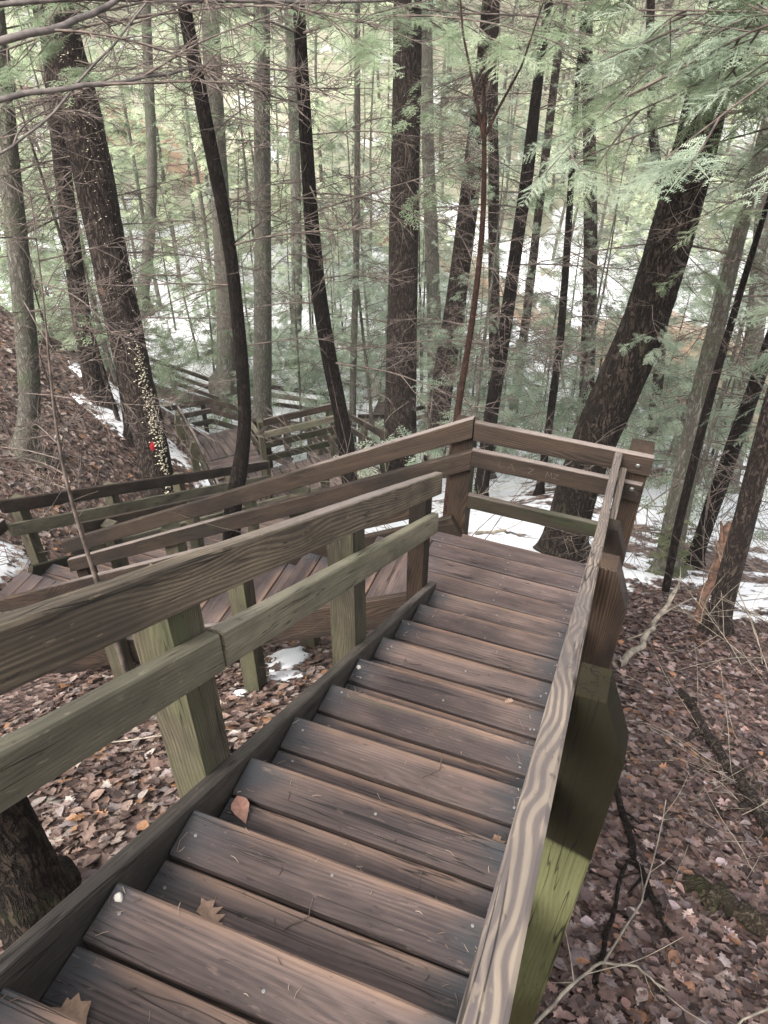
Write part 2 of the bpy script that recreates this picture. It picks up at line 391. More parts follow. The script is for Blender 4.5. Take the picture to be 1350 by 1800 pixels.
F = np.stack([I, I+1, I+1+nxg, I+nxg], 1)
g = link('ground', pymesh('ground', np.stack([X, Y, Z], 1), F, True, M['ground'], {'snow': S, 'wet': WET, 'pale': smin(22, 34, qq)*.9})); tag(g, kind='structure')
# water ribbon lying in the stream bed
V = []; Fq = []
P = []
for (ax, ay), (bx, by) in zip(STREAM[:-1], STREAM[1:]):
    for k in range(8): P.append((ax+(bx-ax)*k/8, ay+(by-ay)*k/8))
P.append(STREAM[-1])
for i, (px, py) in enumerate(P):
    a = P[max(0, i-1)]; b = P[min(len(P)-1, i+1)]; dx, dy = b[0]-a[0], b[1]-a[1]; L = math.hypot(dx, dy)
    z = tz(px, py)-.42
    for s_ in (-3.0, -1.0, 1.0, 3.0): V.append((px-dy/L*s_, py+dx/L*s_, min(z, -9.35) if px > -20 else z))
    if i:
        for k in range(3): Fq.append((4*i-4+k, 4*i-3+k, 4*i+1+k, 4*i+k))
o = link('stream', pymesh('stream', V, Fq, True, M['water'])); tag(o, kind='structure')

# ------------------------------------------------------------------ timber pieces
_bc = {}
def board_mesh(L, W, T, plumb, seed, mat, cup=0.0):
    """sawn board centred on its origin: X length, Y width, Z thickness; eased edges, slight bow, rough ends"""
    key = (round(L, 3), round(W, 3), round(T, 3), round(plumb, 3), seed, mat.name, cup)
    if key in _bc: return _bc[key]
    n = max(2, min(14, int(L/.16))); c = min(.006, T*.16)
    h, t = W/2, T/2
    prof = [(-h+c, -t), (h-c, -t), (h, -t+c), (h, t-c), (h-c, t), (-h+c, t), (-h, t-c), (-h, -t+c)]
    r = random.Random(seed*97+int(L*1000)); ph = r.random()*6; V = []; F = []
    for i in range(n+1):
        f = i/n; x = (f-.5)*L
        bow = math.sin(f*math.pi*1.3+ph)*.0016*L
        for (y, z) in prof:
            e = (r.random()-.5)*.0022
            xx = x+plumb*y+((r.random()-.5)*.006 if i in (0, n) else 0)
            V.append((xx, y+bow+e, z+bow*.4+e*.6-cup*(1-(y/h)**2)))
    for i in range(n):
        for k in range(8):
            a = i*8+k; b = i*8+(k+1) % 8; F.append((a, b, b+8, a+8))
    F.append(tuple(range(7, -1, -1))); F.append(tuple(n*8+k for k in range(8)))
    me = pymesh('board', V, F, False, mat); _bc[key] = me
    return me
def board(name, parent, a, b, wdir, W, T, mat, seed=None, plumb=0.0, cup=0.0):
    a = Vector(a); b = Vector(b); x = (b-a); L = x.length; x.normalize()
    y = Vector(wdir); y = (y-x*y.dot(x)).normalized(); z = x.cross(y)
    Mx = Matrix((x, y, z)).transposed().to_4x4(); Mx.translation = (a+b)/2
    if seed is None: seed = random.randint(0, 4)
    return link(name, board_mesh(L, W, T, plumb, seed, mat, cup), parent, Mx)
def prism(name, parent, origin, xdir, ydir, poly, depth, mat):
    """polygon (x, y) in the xdir/ydir plane, extruded by depth along x cross y; eased corners"""
    x = Vector(xdir).normalized(); y = Vector(ydir); y = (y-x*y.dot(x)).normalized(); z = x.cross(y)
    n = len(poly); cx = sum(p[0] for p in poly)/n; cy = sum(p[1] for p in poly)/n; c = .004
    V = []; F = []
    def inset(p, k):
        dx, dy = cx-p[0], cy-p[1]; L = math.hypot(dx, dy); return (p[0]+dx/L*k, p[1]+dy/L*k)
    rings = [(0, c), (c, 0), (depth*.5, 0), (depth-c, 0), (depth, c)]
    for zz, k in rings:
        for p in poly: q = inset(p, k*1.6); V.append((q[0], q[1], zz))
    for i in range(len(rings)-1):
        for k in range(n): a = i*n+k; b = i*n+(k+1) % n; F.append((a, b, b+n, a+n))
    F.append(tuple(range(n-1, -1, -1))); F.append(tuple((len(rings)-1)*n+k for k in range(n)))
    Mx = Matrix((x, y, z)).transposed().to_4x4(); Mx.translation = Vector(origin)
    area = sum(poly[i][0]*poly[(i+1) % n][1]-poly[(i+1) % n][0]*poly[i][1] for i in range(n))
    if area < 0: F = [tuple(reversed(f)) for f in F]
    return link(name, pymesh(name, V, F, False, mat), parent, Mx)
def cyl_mesh(name, r, h, mat, n=8, ring=False):
    V = []; F = []
    prof = [(r, 0), (r, h*.6), (r*.8, h), (r*.35, h*.55 if ring else h)]
    for (rr, z) in prof:
        for k in range(n): a = 2*math.pi*k/n; V.append((rr*math.cos(a), rr*math.sin(a), z))
    for i in range(len(prof)-1):
        for k in range(n): a = i*n+k; b = i*n+(k+1) % n; F.append((a, b, b+n, a+n))
    F.append(tuple((len(prof)-1)*n+k for k in range(n)))
    return pymesh(name, V, F, True, mat)
SCREW = cyl_mesh('screw', .0048, .0022, M['screw'], 8, True)
BOLT = cyl_mesh('bolt', .015, .010, M['bolt'], 10)
def post(name, parent, x, y, top, W, D, mat, xd=(1, 0, 0), cham=0.0, ch_h=.20, bottom=None):
    """square post standing in the ground, one upper outer corner cut off; origin at its top"""
    xd = Vector(xd).normalized()
    bz = (tz(x, y)-.25 if bottom is None else bottom)-top
    poly = [(bz, 0), (bz, W), (-ch_h if cham else 0, W), (0, W-cham), (0, 0)] if cham else [(bz, 0), (bz, W), (0, W), (0, 0)]
    return prism(name, parent, (x, y, top), (0, 0, 1), xd, poly, D, mat)

# ------------------------------------------------------------------ upper flight: runs downhill along +y, treads across x
Wd, H_, T_ = .886, .1813, .311
SL = H_/T_
def nose(y): return H_-SL*y
upper = thing('staircase', (0, -4.6, .8), 'near flight of brown plank treads descending from the bottom of the picture', 'staircase')
for k in range(1, 17):
    yn = -(k-1)*T_; z = k*H_-.019
    for j, (y0, y1) in enumerate(((yn-.139, yn), (yn-.291, yn-.153))):
        rot = (random.random()-.5)*.006
        b = board('tread_board', upper, (.004, (y0+y1)/2-rot, z+random.uniform(-.002, .002)), (Wd-.006, (y0+y1)/2+rot, z+random.uniform(-.003, .003)), (0, 1, 0), y1-y0, .037, M['tread'], cup=.0016)
        if k < 13:
            for sx in (-.39, -.37, .0, .38, .40):
                if random.random() < .42:
                    Ms = PW[b.name] @ Matrix.Translation((sx+random.uniform(-.012, .012), random.uniform(-.045, .045), .0185))
                    link('screw', SCREW, b, Ms)
    board('gap_blocker', upper, (.01, yn-.146, z-.036), (Wd-.01, yn-.146, z-.036), (0, 1, 0), .085, .034, M['post_dark'])  # added board under the gap, blocks the bright ground so the gap looks dark
    board('riser_board', upper, (.005, yn-.296, z-.115), (Wd-.005, yn-.296, z-.115), (0, 0, 1), .125, .018, M['curb'])
ct = .008-.130
for nm, xx in (('stringer', -.0235), ('stringer', Wd+.0235)):
    board(nm, upper, (xx, -5.0, nose(-5.0)+ct), (xx, .01, nose(.01)+ct), (0, 0, 1), .265, .047, M['curb'], plumb=-SL*0)

landing = thing('landing', (.3, .4, -.1), 'reddish plank landing at the foot of the near flight', 'landing')
yy = [.795, .648, .492, .336, .180]
for i in range(5):
    y1 = yy[i]-.005; y0 = (yy[i+1] if i < 4 else .012)+.006
    x0 = -.195+random.uniform(-.01, .01)
    b = board('deck_board', landing, (x0, (y0+y1)/2, -.019), (Wd+.03, (y0+y1)/2, -.019+random.uniform(-.003, .002)), (0, 1, 0), y1-y0, .037, M['deck'], cup=.0012)
    for sx in (-.49, .0, .46):
        for q in (-.04, .035):
            if random.random() < .7: link('screw', SCREW, b, PW[b.name] @ Matrix.Translation((sx, q, .0185)))
b = board('deck_board', landing, (-.272, -.02, -.019), (-.272, .795, -.019), (-1, 0, 0), .140, .037, M['deck'])
for yj in (.19, .345, .50, .655):
    board('joist', landing, (-.15, yj, -.060), (Wd, yj, -.060), (0, 1, 0), .08, .04, M['post_dark'])
board('joist', landing, (-.36, -.03, -.14), (Wd+.05, -.03, -.14), (0, 0, 1), .20, .038, M['curb'])
board('joist', landing, (-.36, .775, -.145), (Wd+.05, .775, -.145), (0, 0, 1), .21, .038, M['curb'])

# flight B: turns left, runs down along -x
XB = -.345
def noseb(x): return SL*(x-XB)
second = thing('staircase', (XB, .4, -.3), 'short flight turning left below the landing, mostly hidden behind its handrails', 'staircase')
for k in range(0, 11):
    xn = XB-k*T_; z = -k*H_-.019
    for j, (x1, x0) in enumerate(((xn+.140 if k else xn, xn), (xn+.291, xn+.149))):
        if k == 0: continue
        b = board('tread_board', second, ((x0+x1)/2, .004, z), ((x0+x1)/2, .745, z), (1, 0, 0), abs(x1-x0), .037, M['tread'], cup=.0016)
        for sy in (-.33, .33):
            link('screw', SCREW, b, PW[b.name] @ Matrix.Translation((sy, .02, .0185)))
for yv in (-.028, .772):
    board('stringer', second, (XB+.30, yv, noseb(XB+.30)-.125), (-3.80, yv, noseb(-3.80)-.125), (0, 0, 1), .25, .045, M['rail_dark'])

L2Z = -1.9943
land2 = thing('landing', (-4.2, .4, L2Z), 'small lower landing at the foot of the left turning flight', 'landing')
for i in range(6):
    xa = -3.80-i*.146
    board('deck_board', land2, (xa-.07, -.05, L2Z-.019), (xa-.07, .86, L2Z-.019), (1, 0, 0), .140, .037, M['deck'])

third = thing('staircase', (-4.2, 3.5, -3.6), 'lower flight running straight down to the plank platform', 'staircase')
def nosec(y): return L2Z-SL*(y-.90)
for k in range(1, 18):
    yn = .90+k*T_; z = L2Z-k*H_-.019
    for (y0, y1) in ((yn-.140, yn), (yn-.291, yn-.149)):
        board('tread_board', third, (-4.60, (y0+y1)/2, z), (-3.80, (y0+y1)/2, z), (0, 1, 0), y1-y0, .037, M['tread'])
for xv in (-4.63, -3.77):
    board('stringer', third, (xv, .90, nosec(.90)-.12), (xv, 6.25, nosec(6.25)-.12), (0, 0, 1), .25, .045, M['rail_moss'])

# ------------------------------------------------------------------ handrails of the upper flight
def sloped(name, th, x, y0, y1, top, W, T, mat, off=0.0, seed=None, plumb=0):
    zc = lambda y: nose(y)+top-W/2/math.cos(math.atan(SL))
    return board(name, th, (x, y0, zc(y0)), (x, y1, zc(y1)), (0, 0, 1), W, T, mat, seed=seed, plumb=plumb)
cs = math.cos(math.atan(SL))
hl = thing('handrail', (-.1, -2.0, .9), 'left handrail of the near flight, two wide weathered boards on green stained posts', 'handrail')
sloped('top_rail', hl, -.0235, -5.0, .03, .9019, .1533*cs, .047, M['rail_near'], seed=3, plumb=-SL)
sloped('middle_rail', hl, -.0235, -2.215, .02, .6148, .150*cs, .047, M['rail_green'], seed=1, plumb=-SL)
sloped('middle_rail', hl, -.0235, -5.0, -2.220, .6168, .150*cs, .047, M['rail_green'], seed=2, plumb=-SL)
for y, W_, m in ((-4.70, .125, 'post'), (-3.53, .125, 'post'), (-2.357, .128, 'post'), (-1.171, .122, 'post'), (-.10, .10, 'post_dark')):
    post('post', hl, -.047-W_, y, nose(y)+.745, W_, .135 if m == 'post' else .125, M[m])

hr = thing('handrail', (.98, -2.0, .9), 'right handrail of the near flight with swirling zebra grain on its narrow top', 'handrail')
sloped('top_rail', hr, Wd+.0235, -5.0, .125, .8664, .14*cs, .047, M['rail_zebra'], seed=0)
board('top_rail', hr, (Wd+.0235, .128, .900), (Wd+.0235, .745, .900), (0, 0, 1), .14, .047, M['rail_zebra'], seed=2)
sloped('middle_rail', hr, Wd+.0235, -5.0, .10, .56, .14*cs, .045, M['rail_dark'])
board('middle_rail', hr, (Wd+.072, .098, .80), (Wd+.072, .745, .80), (0, 0, 1), .14, .040, M['rail_zebra'], seed=4)
for i, y in enumerate((-4.70, -3.53, -2.34, -1.17, 0.0)):
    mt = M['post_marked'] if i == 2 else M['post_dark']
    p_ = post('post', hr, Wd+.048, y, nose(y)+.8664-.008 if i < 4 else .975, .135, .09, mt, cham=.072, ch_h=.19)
    if i == 2: p_['label'] = 'post dark above and bright green below a sharp line'

# ------------------------------------------------------------------ far rail of the landing
fr = thing('handrail', (.45, .82, 0), 'three board rail across the far side of the landing in front of the leaning trunk', 'handrail')
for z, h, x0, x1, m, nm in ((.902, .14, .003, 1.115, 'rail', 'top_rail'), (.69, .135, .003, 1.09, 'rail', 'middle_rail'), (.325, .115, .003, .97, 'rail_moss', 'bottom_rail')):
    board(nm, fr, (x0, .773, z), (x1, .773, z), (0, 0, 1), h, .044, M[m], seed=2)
post('post', fr, .965, .797, .972, .14, .14, M['post_dark'])
for z in (.90, .72):
    mb = Matrix.Translation((1.035, .751, z)) @ Matrix.Rotation(math.pi/2, 4, 'X'); link('bolt', BOLT, fr, mb)

# scratched letters on the middle board, too worn to read except a few strokes
def strokes(th, segs, x0, z0, s, y, mat, name):
    for (ax, az, bx, bz) in segs:
        a = Vector((x0+ax*s, y, z0+az*s)); b = Vector((x0+bx*s, y, z0+bz*s))
        board(name, th, a, b, (0, 0, 1) if abs(bx-ax) > abs(bz-az) else (1, 0, 0), .0022, .0016, mat)
SC = flat('scratch', (.115, .095, .078), .9)
A_ = [(0, 0, .5, 1), (.5, 1, .9, 0), (.2, .4, .75, .4)]; Z_ = [(0, 1, .8, 1), (.8, 1, 0, 0), (0, 0, .8, 0)]; M_ = [(0, 0, .15, 1), (.15, 1, .45, .3), (.45, .3, .8, 1), (.8, 1, .95, 0)]; L_ = [(0, 1, 0, 0), (0, 0, .6, 0)]
for seg, x0, s in ((L_, .19, .045), (A_, .25, .045), (Z_, .385, .04), (M_, .50, .042), (Z_, .55, .038)): strokes(fr, seg, x0, .672, s, .7502, SC, 'carved_stroke')
# ------------------------------------------------------------------ handrails of flight B
bf = thing('handrail', (-2.0, .82, -.5), 'long brown handrail slanting down to the left beyond the landing', 'handrail')
def bslope(name, th, y, x0, x1, ztop0, W, T, mat, seed=None):
    f = lambda x: ztop0+SL*x-W/2/cs
    return board(name, th, (x0, y, f(x0)), (x1, y, f(x1)), (0, 0, 1), W, T, mat, seed=seed, plumb=SL)
bslope('top_rail', bf, .773, -3.86, -.003, 1.0, .155*cs, .047, M['rail'], 1)
bslope('middle_rail', bf, .773, -3.86, -.003, .755, .155*cs, .047, M['rail'], 4)
for x in (-.147, -1.42, -2.70, -3.84):
    post('post', bf, x, .797, .80+SL*x if x < -.2 else .90, .14, .13, M['post_dark' if x < -3 or x > -.2 else 'post'])
bn = thing('handrail', (-2.0, -.05, -.5), 'inner handrail of the left turning flight with swirling dark grain', 'handrail')
bslope('top_rail', bn, -.04, -4.05, -.06, 1.0, .15*cs, .045, M['rail_dark'], 0)
for x in (-1.40, -2.70, -3.95):
    post('post', bn, x, -.196, .89+SL*x, .13, .13, M['post'])

# lower flight rails
for xv, lab in ((-4.675, 'outer handrail of the lower flight against the leaf covered bank'), (-3.725, 'inner handrail of the lower flight seen through the slanting rails')):
    c = thing('handrail', (xv, 3.0, -3), lab, 'handrail')
    zt = lambda y: nosec(y)+.90
    for off, m in ((0, 'rail'), (-.30, 'rail_green')):
        board('top_rail' if off == 0 else 'middle_rail', c, (xv, .92, zt(.92)+off-.075), (xv, 6.1, zt(6.1)+off-.075), (0, 0, 1), .14, .045, M[m], plumb=-SL)
    sg = -1 if xv < -4 else 1
    for y in (1.0, 2.3, 3.6, 4.9, 6.0):
        post('post', c, xv+(.025 if sg > 0 else -.145), y+.12, zt(y)-.14, .12, .12, M['post'])
l2r = thing('handrail', (-4.7, .3, -2), 'level rail round the small lower landing at the left edge', 'handrail')
for z in (-1.10, -1.40):
    board('top_rail' if z > -1.2 else 'middle_rail', l2r, (-4.70, -.1, z), (-4.70, .90, z), (0, 0, 1), .14, .045, M['rail'])
    board('top_rail' if z > -1.2 else 'middle_rail', l2r, (-4.65, -.12, z), (-4.10, -.12, z), (0, 0, 1), .14, .045, M['rail'])
post('post', l2r, -4.85, .0, -1.0, .12, .12, M['post'])

# ------------------------------------------------------------------ lower platform, turned 45 degrees
E1 = Vector((.7071, .7071, 0)); E2 = Vector((.7071, -.7071, 0)); PZ = -5.1
def P2(a, b, z=PZ): v = E1*a+E2*b; return (v.x, v.y, z)
plat = thing('platform', P2(1.5, -8.2), 'lower plank platform seen over the slanting handrail, its boards dark at one end', 'platform')
a = .12
while a < 3.15:
    board('deck_board', plat, P2(a+.07, -8.72, PZ-.019), P2(a+.07, -7.20, PZ-.019), tuple(E1), .140, .037, M['deck'])
    a += .155
bb = -8.80
for i in range(4):
    board('deck_board', plat, P2(.12, bb-.07, PZ-.019), P2(1.30, bb-.07, PZ-.019), tuple(E2), .140, .037, M['deck']); bb -= .155
for i in range(8):
    board('ramp_board', plat, P2(.19+i*.15, -9.43, PZ-.019), P2(.19+i*.15, -10.75, PZ-.30), tuple(E1), .140, .037, M['deck'])
for b_ in (-8.70, -7.22): board('joist', plat, P2(.12, b_, PZ-.14), P2(3.2, b_, PZ-.14), (0, 0, 1), .20, .045, M['rail_moss'])
for (pa, pb) in ((.2, -8.6), (1.6, -8.6), (3.0, -8.6), (.2, -7.4), (1.6, -7.4), (3.0, -7.4)):
    q = P2(pa, pb); post('leg', plat, q[0], q[1], PZ-.04, .12, .12, M['post_dark'], xd=tuple(E1))
def railing(label, pts, tops, mats, posts, hgt=.95, psize=.12, th=.045, W=.135, side=1, name='handrail', group=None, cham=0.0, pmat='post'):
    """boards at the heights below the top line between consecutive points; posts outside"""
    r = thing(name, (sum(p[0] for p in pts)/len(pts), sum(p[1] for p in pts)/len(pts), pts[0][2]-hgt), label, 'handrail', group)
    for i in range(len(pts)-1):
        A = Vector(pts[i]); B = Vector(pts[i+1])
        for k, dz in enumerate(tops):
            d = Vector((0, 0, dz+W/2))
            board(('top_rail', 'middle_rail', 'middle_rail', 'bottom_rail')[k], r, A-d, B-d, (0, 0, 1), W, th, M[mats[k]])
        dr = (B-A); dr.z = 0; L = dr.length; dr.normalize(); nrm = Vector((dr.y, -dr.x, 0))*side
        n = max(1, int(round(L/posts)))
        for j in range(n+1):
            if j == 0 and i > 0: continue
            q = A+(B-A)*(j/n); qz = q.z
            q = q+nrm*(th/2+.002)+(dr*(.0 if j == 0 else -psize/2 if j < n else -psize))
            xd = nrm
            # prism depth runs along x cross y = up cross nrm
            post('post', r, q.x+(0), q.y, qz-.07, psize, psize*.8, M[pmat], xd=tuple(xd), cham=cham, ch_h=.16, bottom=min(qz-hgt-.15, tz(q.x, q.y)-.1))
    return r
railing('four board green stained rail along the far side of the lower platform', [P2(1.33, -8.78, PZ+1.06), P2(2.88, -8.78, PZ+1.06)], (0, .27, .50, .80), ('rail', 'rail_green', 'rail_moss', 'rail_moss'), 1.5, pmat='post', side=-1)
railing('sloped edge rail with a chamfered green post left of the lower platform', [P2(.09, -7.35, PZ+.98), P2(.09, -9.0, PZ+.98), P2(.09, -10.3, PZ+.80)], (0, .35), ('rail', 'rail_moss'), 1.1, side=-1, cham=.05)
railing('rail with a pale lower board beside the ramp of the lower platform', [P2(1.30, -8.85, PZ+.62), P2(1.30, -10.7, PZ+.42)], (0, .30), ('rail_green', 'rail_moss'), .9, side=1, pmat='post_dark')
# walkways farther down
railing('three board rail making a corner beyond the ramp', [(-10.6, 8.7, -6.2), (-8.63, 10.47, -6.2), (-6.4, 10.25, -6.2)], (0, .28, .58), ('rail', 'rail', 'rail_moss'), 1.6, side=-1, pmat='post_dark')
railing('distant three board rail crossing the snowy flat, left part', [(-14.5, 14.9, -8.15), (-10.66, 14.21, -8.2)], (0, .30, .58), ('rail', 'rail', 'rail'), 1.9)
railing('distant rail beyond the platform, nearer part by the pale trunks', [(-10.62, 14.21, -8.2), (-9.34, 14.57, -8.2), (-7.42, 14.81, -8.2)], (0, .30, .58), ('rail', 'rail_green', 'rail'), 1.6)
low = thing('walkway', (-8, 11, -7.2), 'lower walkway of grey planks between the platform and the distant rails', 'walkway')
for i in range(14):
    board('deck_board', low, (-10.2+i*.29, 10.35-.03*abs(i-5), -7.15), (-10.1+i*.29, 9.1, -7.15), (1, 0, 0), .27, .037, M['deck'])
far = thing('walkway', (-9.5, 13.6, -9.0), 'far boardwalk beside the distant three board rail', 'walkway')
for i in range(22):
    board('deck_board', far, (-13.5+i*.29, 14.6-.02*i if i < 10 else 14.2, -9.05), (-13.5+i*.29, 13.2, -9.05), (1, 0, 0), .27, .037, M['deck'])
# steep steps right of the platform, going down away from the viewer
st = thing('staircase', (-4.2, 9.7, -6.3), 'steep steps with slanting side rails right of the lower platform', 'staircase')
A0, A1 = Vector((-3.45, 8.45, -5.65)), Vector((-5.45, 11.4, -7.40))
dr = (A1-A0); dh = Vector((dr.x, dr.y, 0)).normalized(); sd_ = Vector((dh.y, -dh.x, 0))
for s_ in (0, -1.0):
    o_ = sd_*s_
    board('stringer', st, A0+o_+Vector((0, 0, -.15)), A1+o_+Vector((0, 0, -.15)), (0, 0, 1), .26, .05, M['rail_dark'])
    for dz in (.90, .55): board('side_rail', st, A0+o_+Vector((0, 0, dz)), A1+o_+Vector((0, 0, dz)), (0, 0, 1), .14, .045, M['rail'])
    for f in (.02, .5, .95):
        q = A0+(A1-A0)*f+o_; post('post', st, q.x, q.y, q.z+.95, .11, .11, M['post'], xd=tuple(sd_))
for i in range(11):
    q = A0+(A1-A0)*(i+.5)/11
    board('tread_board', st, q, q-sd_, tuple(dh), .25, .038, M['deck'])
railing('level rail crossing the snow behind the steep steps', [(-6.1, 13.7, -8.0), (-5.21, 14.08, -8.0), (-4.3, 15.1, -8.0)], (0, .32), ('rail', 'rail_green'), 1.0)
wk = thing('walkway', (-6, 15.5, -9.1), 'narrow reddish boardwalk heading away across the snow', 'walkway')
for i in range(14):
    board('deck_board', wk, (-6.2-.02*i, 14.6+i*.16, -9.0), (-5.4-.02*i, 14.75+i*.16, -9.0), (0, 1, 0), .15, .037, M['deck'])

# ------------------------------------------------------------------ geometry kits for plants
class Acc:
    def __init__(s): s.V = []; s.F = []; s.T = []; s.n = 0
    def add(s, V, F, tint=0.5):
        V = np.asarray(V, float); F = np.asarray(F, int)
        s.V.append(V); s.F.append(F+s.n); s.T.append(np.full(len(V), tint) if np.isscalar(tint) else np.asarray(tint)); s.n += len(V)
    def mesh(s, name, mat, smooth=False):
        return pymesh(name, np.vstack(s.V), np.vstack(s.F), smooth, mat, {'tint': np.concatenate(s.T)})
    def arr(s): return np.vstack(s.V), np.vstack(s.F), np.concatenate(s.T)
def frames(P):
    P = np.asarray(P, float); T = np.gradient(P, axis=0); T /= np.linalg.norm(T, axis=1)[:, None]+1e-9
    up = np.array([0, 0, 1.0]) if abs(T[:, 2]).mean() < .8 else np.array([1.0, 0, 0])
    A = np.cross(T, up); A /= np.linalg.norm(A, axis=1)[:, None]+1e-9
    return T, A, np.cross(A, T)
def tube(acc, P, R, n=3, tint=.5):
    P = np.asarray(P, float); R = np.asarray(R, float); T, A, B = frames(P)
    th = np.arange(n)*2*math.pi/n
    V = (P[:, None]+R[:, None, None]*(A[:, None]*np.cos(th)[None, :, None]+B[:, None]*np.sin(th)[None, :, None])).reshape(-1, 3)
    i = np.arange(len(P)-1)[:, None]*n; k = np.arange(n)[None, :]
    F = np.stack([i+k, i+(k+1) % n, i+n+(k+1) % n, i+n+k], 2).reshape(-1, 4)
    acc.add(V, F, tint)
def curve(p0, d, L, n, bend, rng, droop=0.0):
    """wandering line from p0 heading d"""
    P = [np.array(p0, float)]; d = np.array(d, float); d /= np.linalg.norm(d); st = L/n
    b = rng.normal(0, bend, 3)
    for i in range(n):
        b = b*.7+rng.normal(0, bend, 3)*.6
        d = d+b+np.array([0, 0, -droop]); d /= np.linalg.norm(d); P.append(P[-1]+d*st)
    return np.array(P), d
def at_curve(P, f):
    x = f*(len(P)-1); i = min(int(x), len(P)-2); t = x-i
    d = P[i+1]-P[i]; return P[i]*(1-t)+P[i+1]*t, d/np.linalg.norm(d)
def diamonds(C, D, S, L, W, tint):
    """flat blades from C along D, half width W along S; arrays"""
    a = C; b = C+D*L[:, None]*.45+S*W[:, None]; c = C+D*L[:, None]; e = C+D*L[:, None]*.45-S*W[:, None]
    V = np.stack([a, b, c, e], 1).reshape(-1, 3); n = len(C)
    F = np.arange(4*n).reshape(n, 4)
    return V, F, np.repeat(tint, 4)
def spray(acc, p0, d, up, L, rng, lvl, tint):
    """flat fan of hemlock twigs. lvl 0: one blade per side twig; 1: needle tufts; 2: single needles"""
    d = d/np.linalg.norm(d); s = np.cross(up, d); s /= np.linalg.norm(s)+1e-9; u = np.cross(d, s)
    n = {0: 7, 1: max(5, int(L/.050)), 2: max(6, int(L/.036))}[lvl]
    C = []; D = []; S = []; LL = []; WW = []
    def put(c, dd_, ss_, l_, w_): C.append(c); D.append(dd_); S.append(ss_); LL.append(l_); WW.append(w_)
    if lvl: put(p0, d-u*.10, s, L*1.02, .005)
    for i in range(n):
        f = (i+.6)/n; p = p0+d*L*f+u*(-.10*L*f*f)
        for sg in (-1, 1):
            ln = L*(.50*(1-f)**.75+.08)*rng.uniform(.65, 1.2); an = rng.uniform(.75, 1.05)
            dd = d*math.cos(an)+s*sg*math.sin(an)+u*rng.normal(-.10, .14); dd /= np.linalg.norm(dd); ss = np.cross(u, dd)
            if lvl == 0: put(p, dd, ss, ln, .014+ln*.055); continue
            put(p, dd, ss, ln, .0105 if lvl == 1 else .0035)
            m = int(ln/(.042 if lvl == 1 else .0105))
            for j in range(m):
                g = (j+.5)/m; q = p+dd*ln*g-u*(.06*ln*g*g)
                if lvl == 1: put(q, dd*.7+ss*(.75 if j % 2 else -.75)+u*rng.normal(0, .12), dd*.7-ss*(.7 if j % 2 else -.7), ln*.42*(1-g)+.02, .0085)
                else:
                    for s2 in (-1, 1): put(q, dd*.45+ss*s2*.9+u*rng.normal(0, .1), dd*.9-ss*s2*.4, .0165*rng.uniform(.8, 1.15)*(1.1-.4*g), .0024)
    k = len(C); tn = np.clip(tint+rng.normal(0, .10, k), 0, 1)
    V, F, T = diamonds(np.array(C), np.array(D), np.array(S), np.array(LL), np.array(WW), tn)
    acc.add(V, F, T)
    return u
def limb_parts(rng, L=2.6, lvl=1, bare=0.0, droop=.03, dens=1.0, r0=.016):
    """a limb along +X: wood and needles as two arrays; bare = share of its length without needles"""
    wd = Acc(); nd = Acc()
    main, _ = curve((0, 0, 0), (1, rng.normal(0, .1), rng.uniform(-.05, .25)), L, 9, .05, rng, droop)
    R = np.linspace(r0, .0035, 10); tube(wd, main, R, 4)
    ns = int(13*dens*L/2.6)
    for i in range(ns):
        f = rng.uniform(.10, .97); p, d = at_curve(main, f)
        sg = 1 if i % 2 else -1
        side = np.array([-d[1], d[0], 0]); side /= np.linalg.norm(side)+1e-9
        dd = d*rng.uniform(.3, .9)+side*sg*rng.uniform(.5, 1.0)+np.array([0, 0, rng.normal(-.05, .22)])
        l2 = L*rng.uniform(.16, .42)*(1.15-f*.8)
        C2, _ = curve(p, dd, l2, 6, .09, rng, droop*.8)
        tube(wd, C2, np.linspace(.0078, .0030, 7), 3)
        live = f > bare
        for j in range(rng.integers(3, 6)):
            g = rng.uniform(.15, 1.0); p3, d3 = at_curve(C2, g)
            s3 = np.array([-d3[1], d3[0], 0])*(1 if j % 2 else -1)
            d4 = d3*.7+s3*rng.uniform(.4, 1)+np.array([0, 0, rng.normal(0, .25)])
            l3 = rng.uniform(.12, .42)
            if not live or rng.random() < .25:
                C3, _ = curve(p3, d4, l3, 4, .12, rng, .0); tube(wd, C3, np.linspace(.0044, .0020, 5), 3)
            if live:
                spray(nd, p3, d4, np.array([rng.normal(0, .2), rng.normal(0, .2), 1]), rng.uniform(.28, .52)*(.56 if lvl == 2 else .8), rng, lvl, rng.uniform(.15, .85))
        if live: spray(nd, C2[-1], C2[-1]-C2[-2], np.array([0, rng.normal(0, .15), 1]), rng.uniform(.3, .5)*(.56 if lvl == 2 else .8), rng, lvl, rng.uniform(.2, .9))
        if live and lvl == 2:
            for g in (.3, .5, .7, .85):
                p3, d3 = at_curve(C2, g); spray(nd, p3, d3+np.array([-d3[1], d3[0], 0])*rng.choice((-.9, .9)), np.array([rng.normal(0, .2), rng.normal(0, .2), 1]), rng.uniform(.14, .24), rng, lvl, rng.uniform(.2, .9))
    if bare < 1: spray(nd, main[-1], main[-1]-main[-2], np.array([0, 0, 1.0]), .3, rng, lvl, .6)
    return wd, nd
rng = np.random.default_rng(5)
LIMB_LIVE = []; LIMB_BARE = []; LIMB_FINE = []
for i in range(6):
    a, b = limb_parts(rng, rng.uniform(2.2, 3.0), 1, rng.uniform(.15, .5)); LIMB_LIVE.append((a.mesh('limb', M['twig']), b.mesh('needles', M['needle'])))
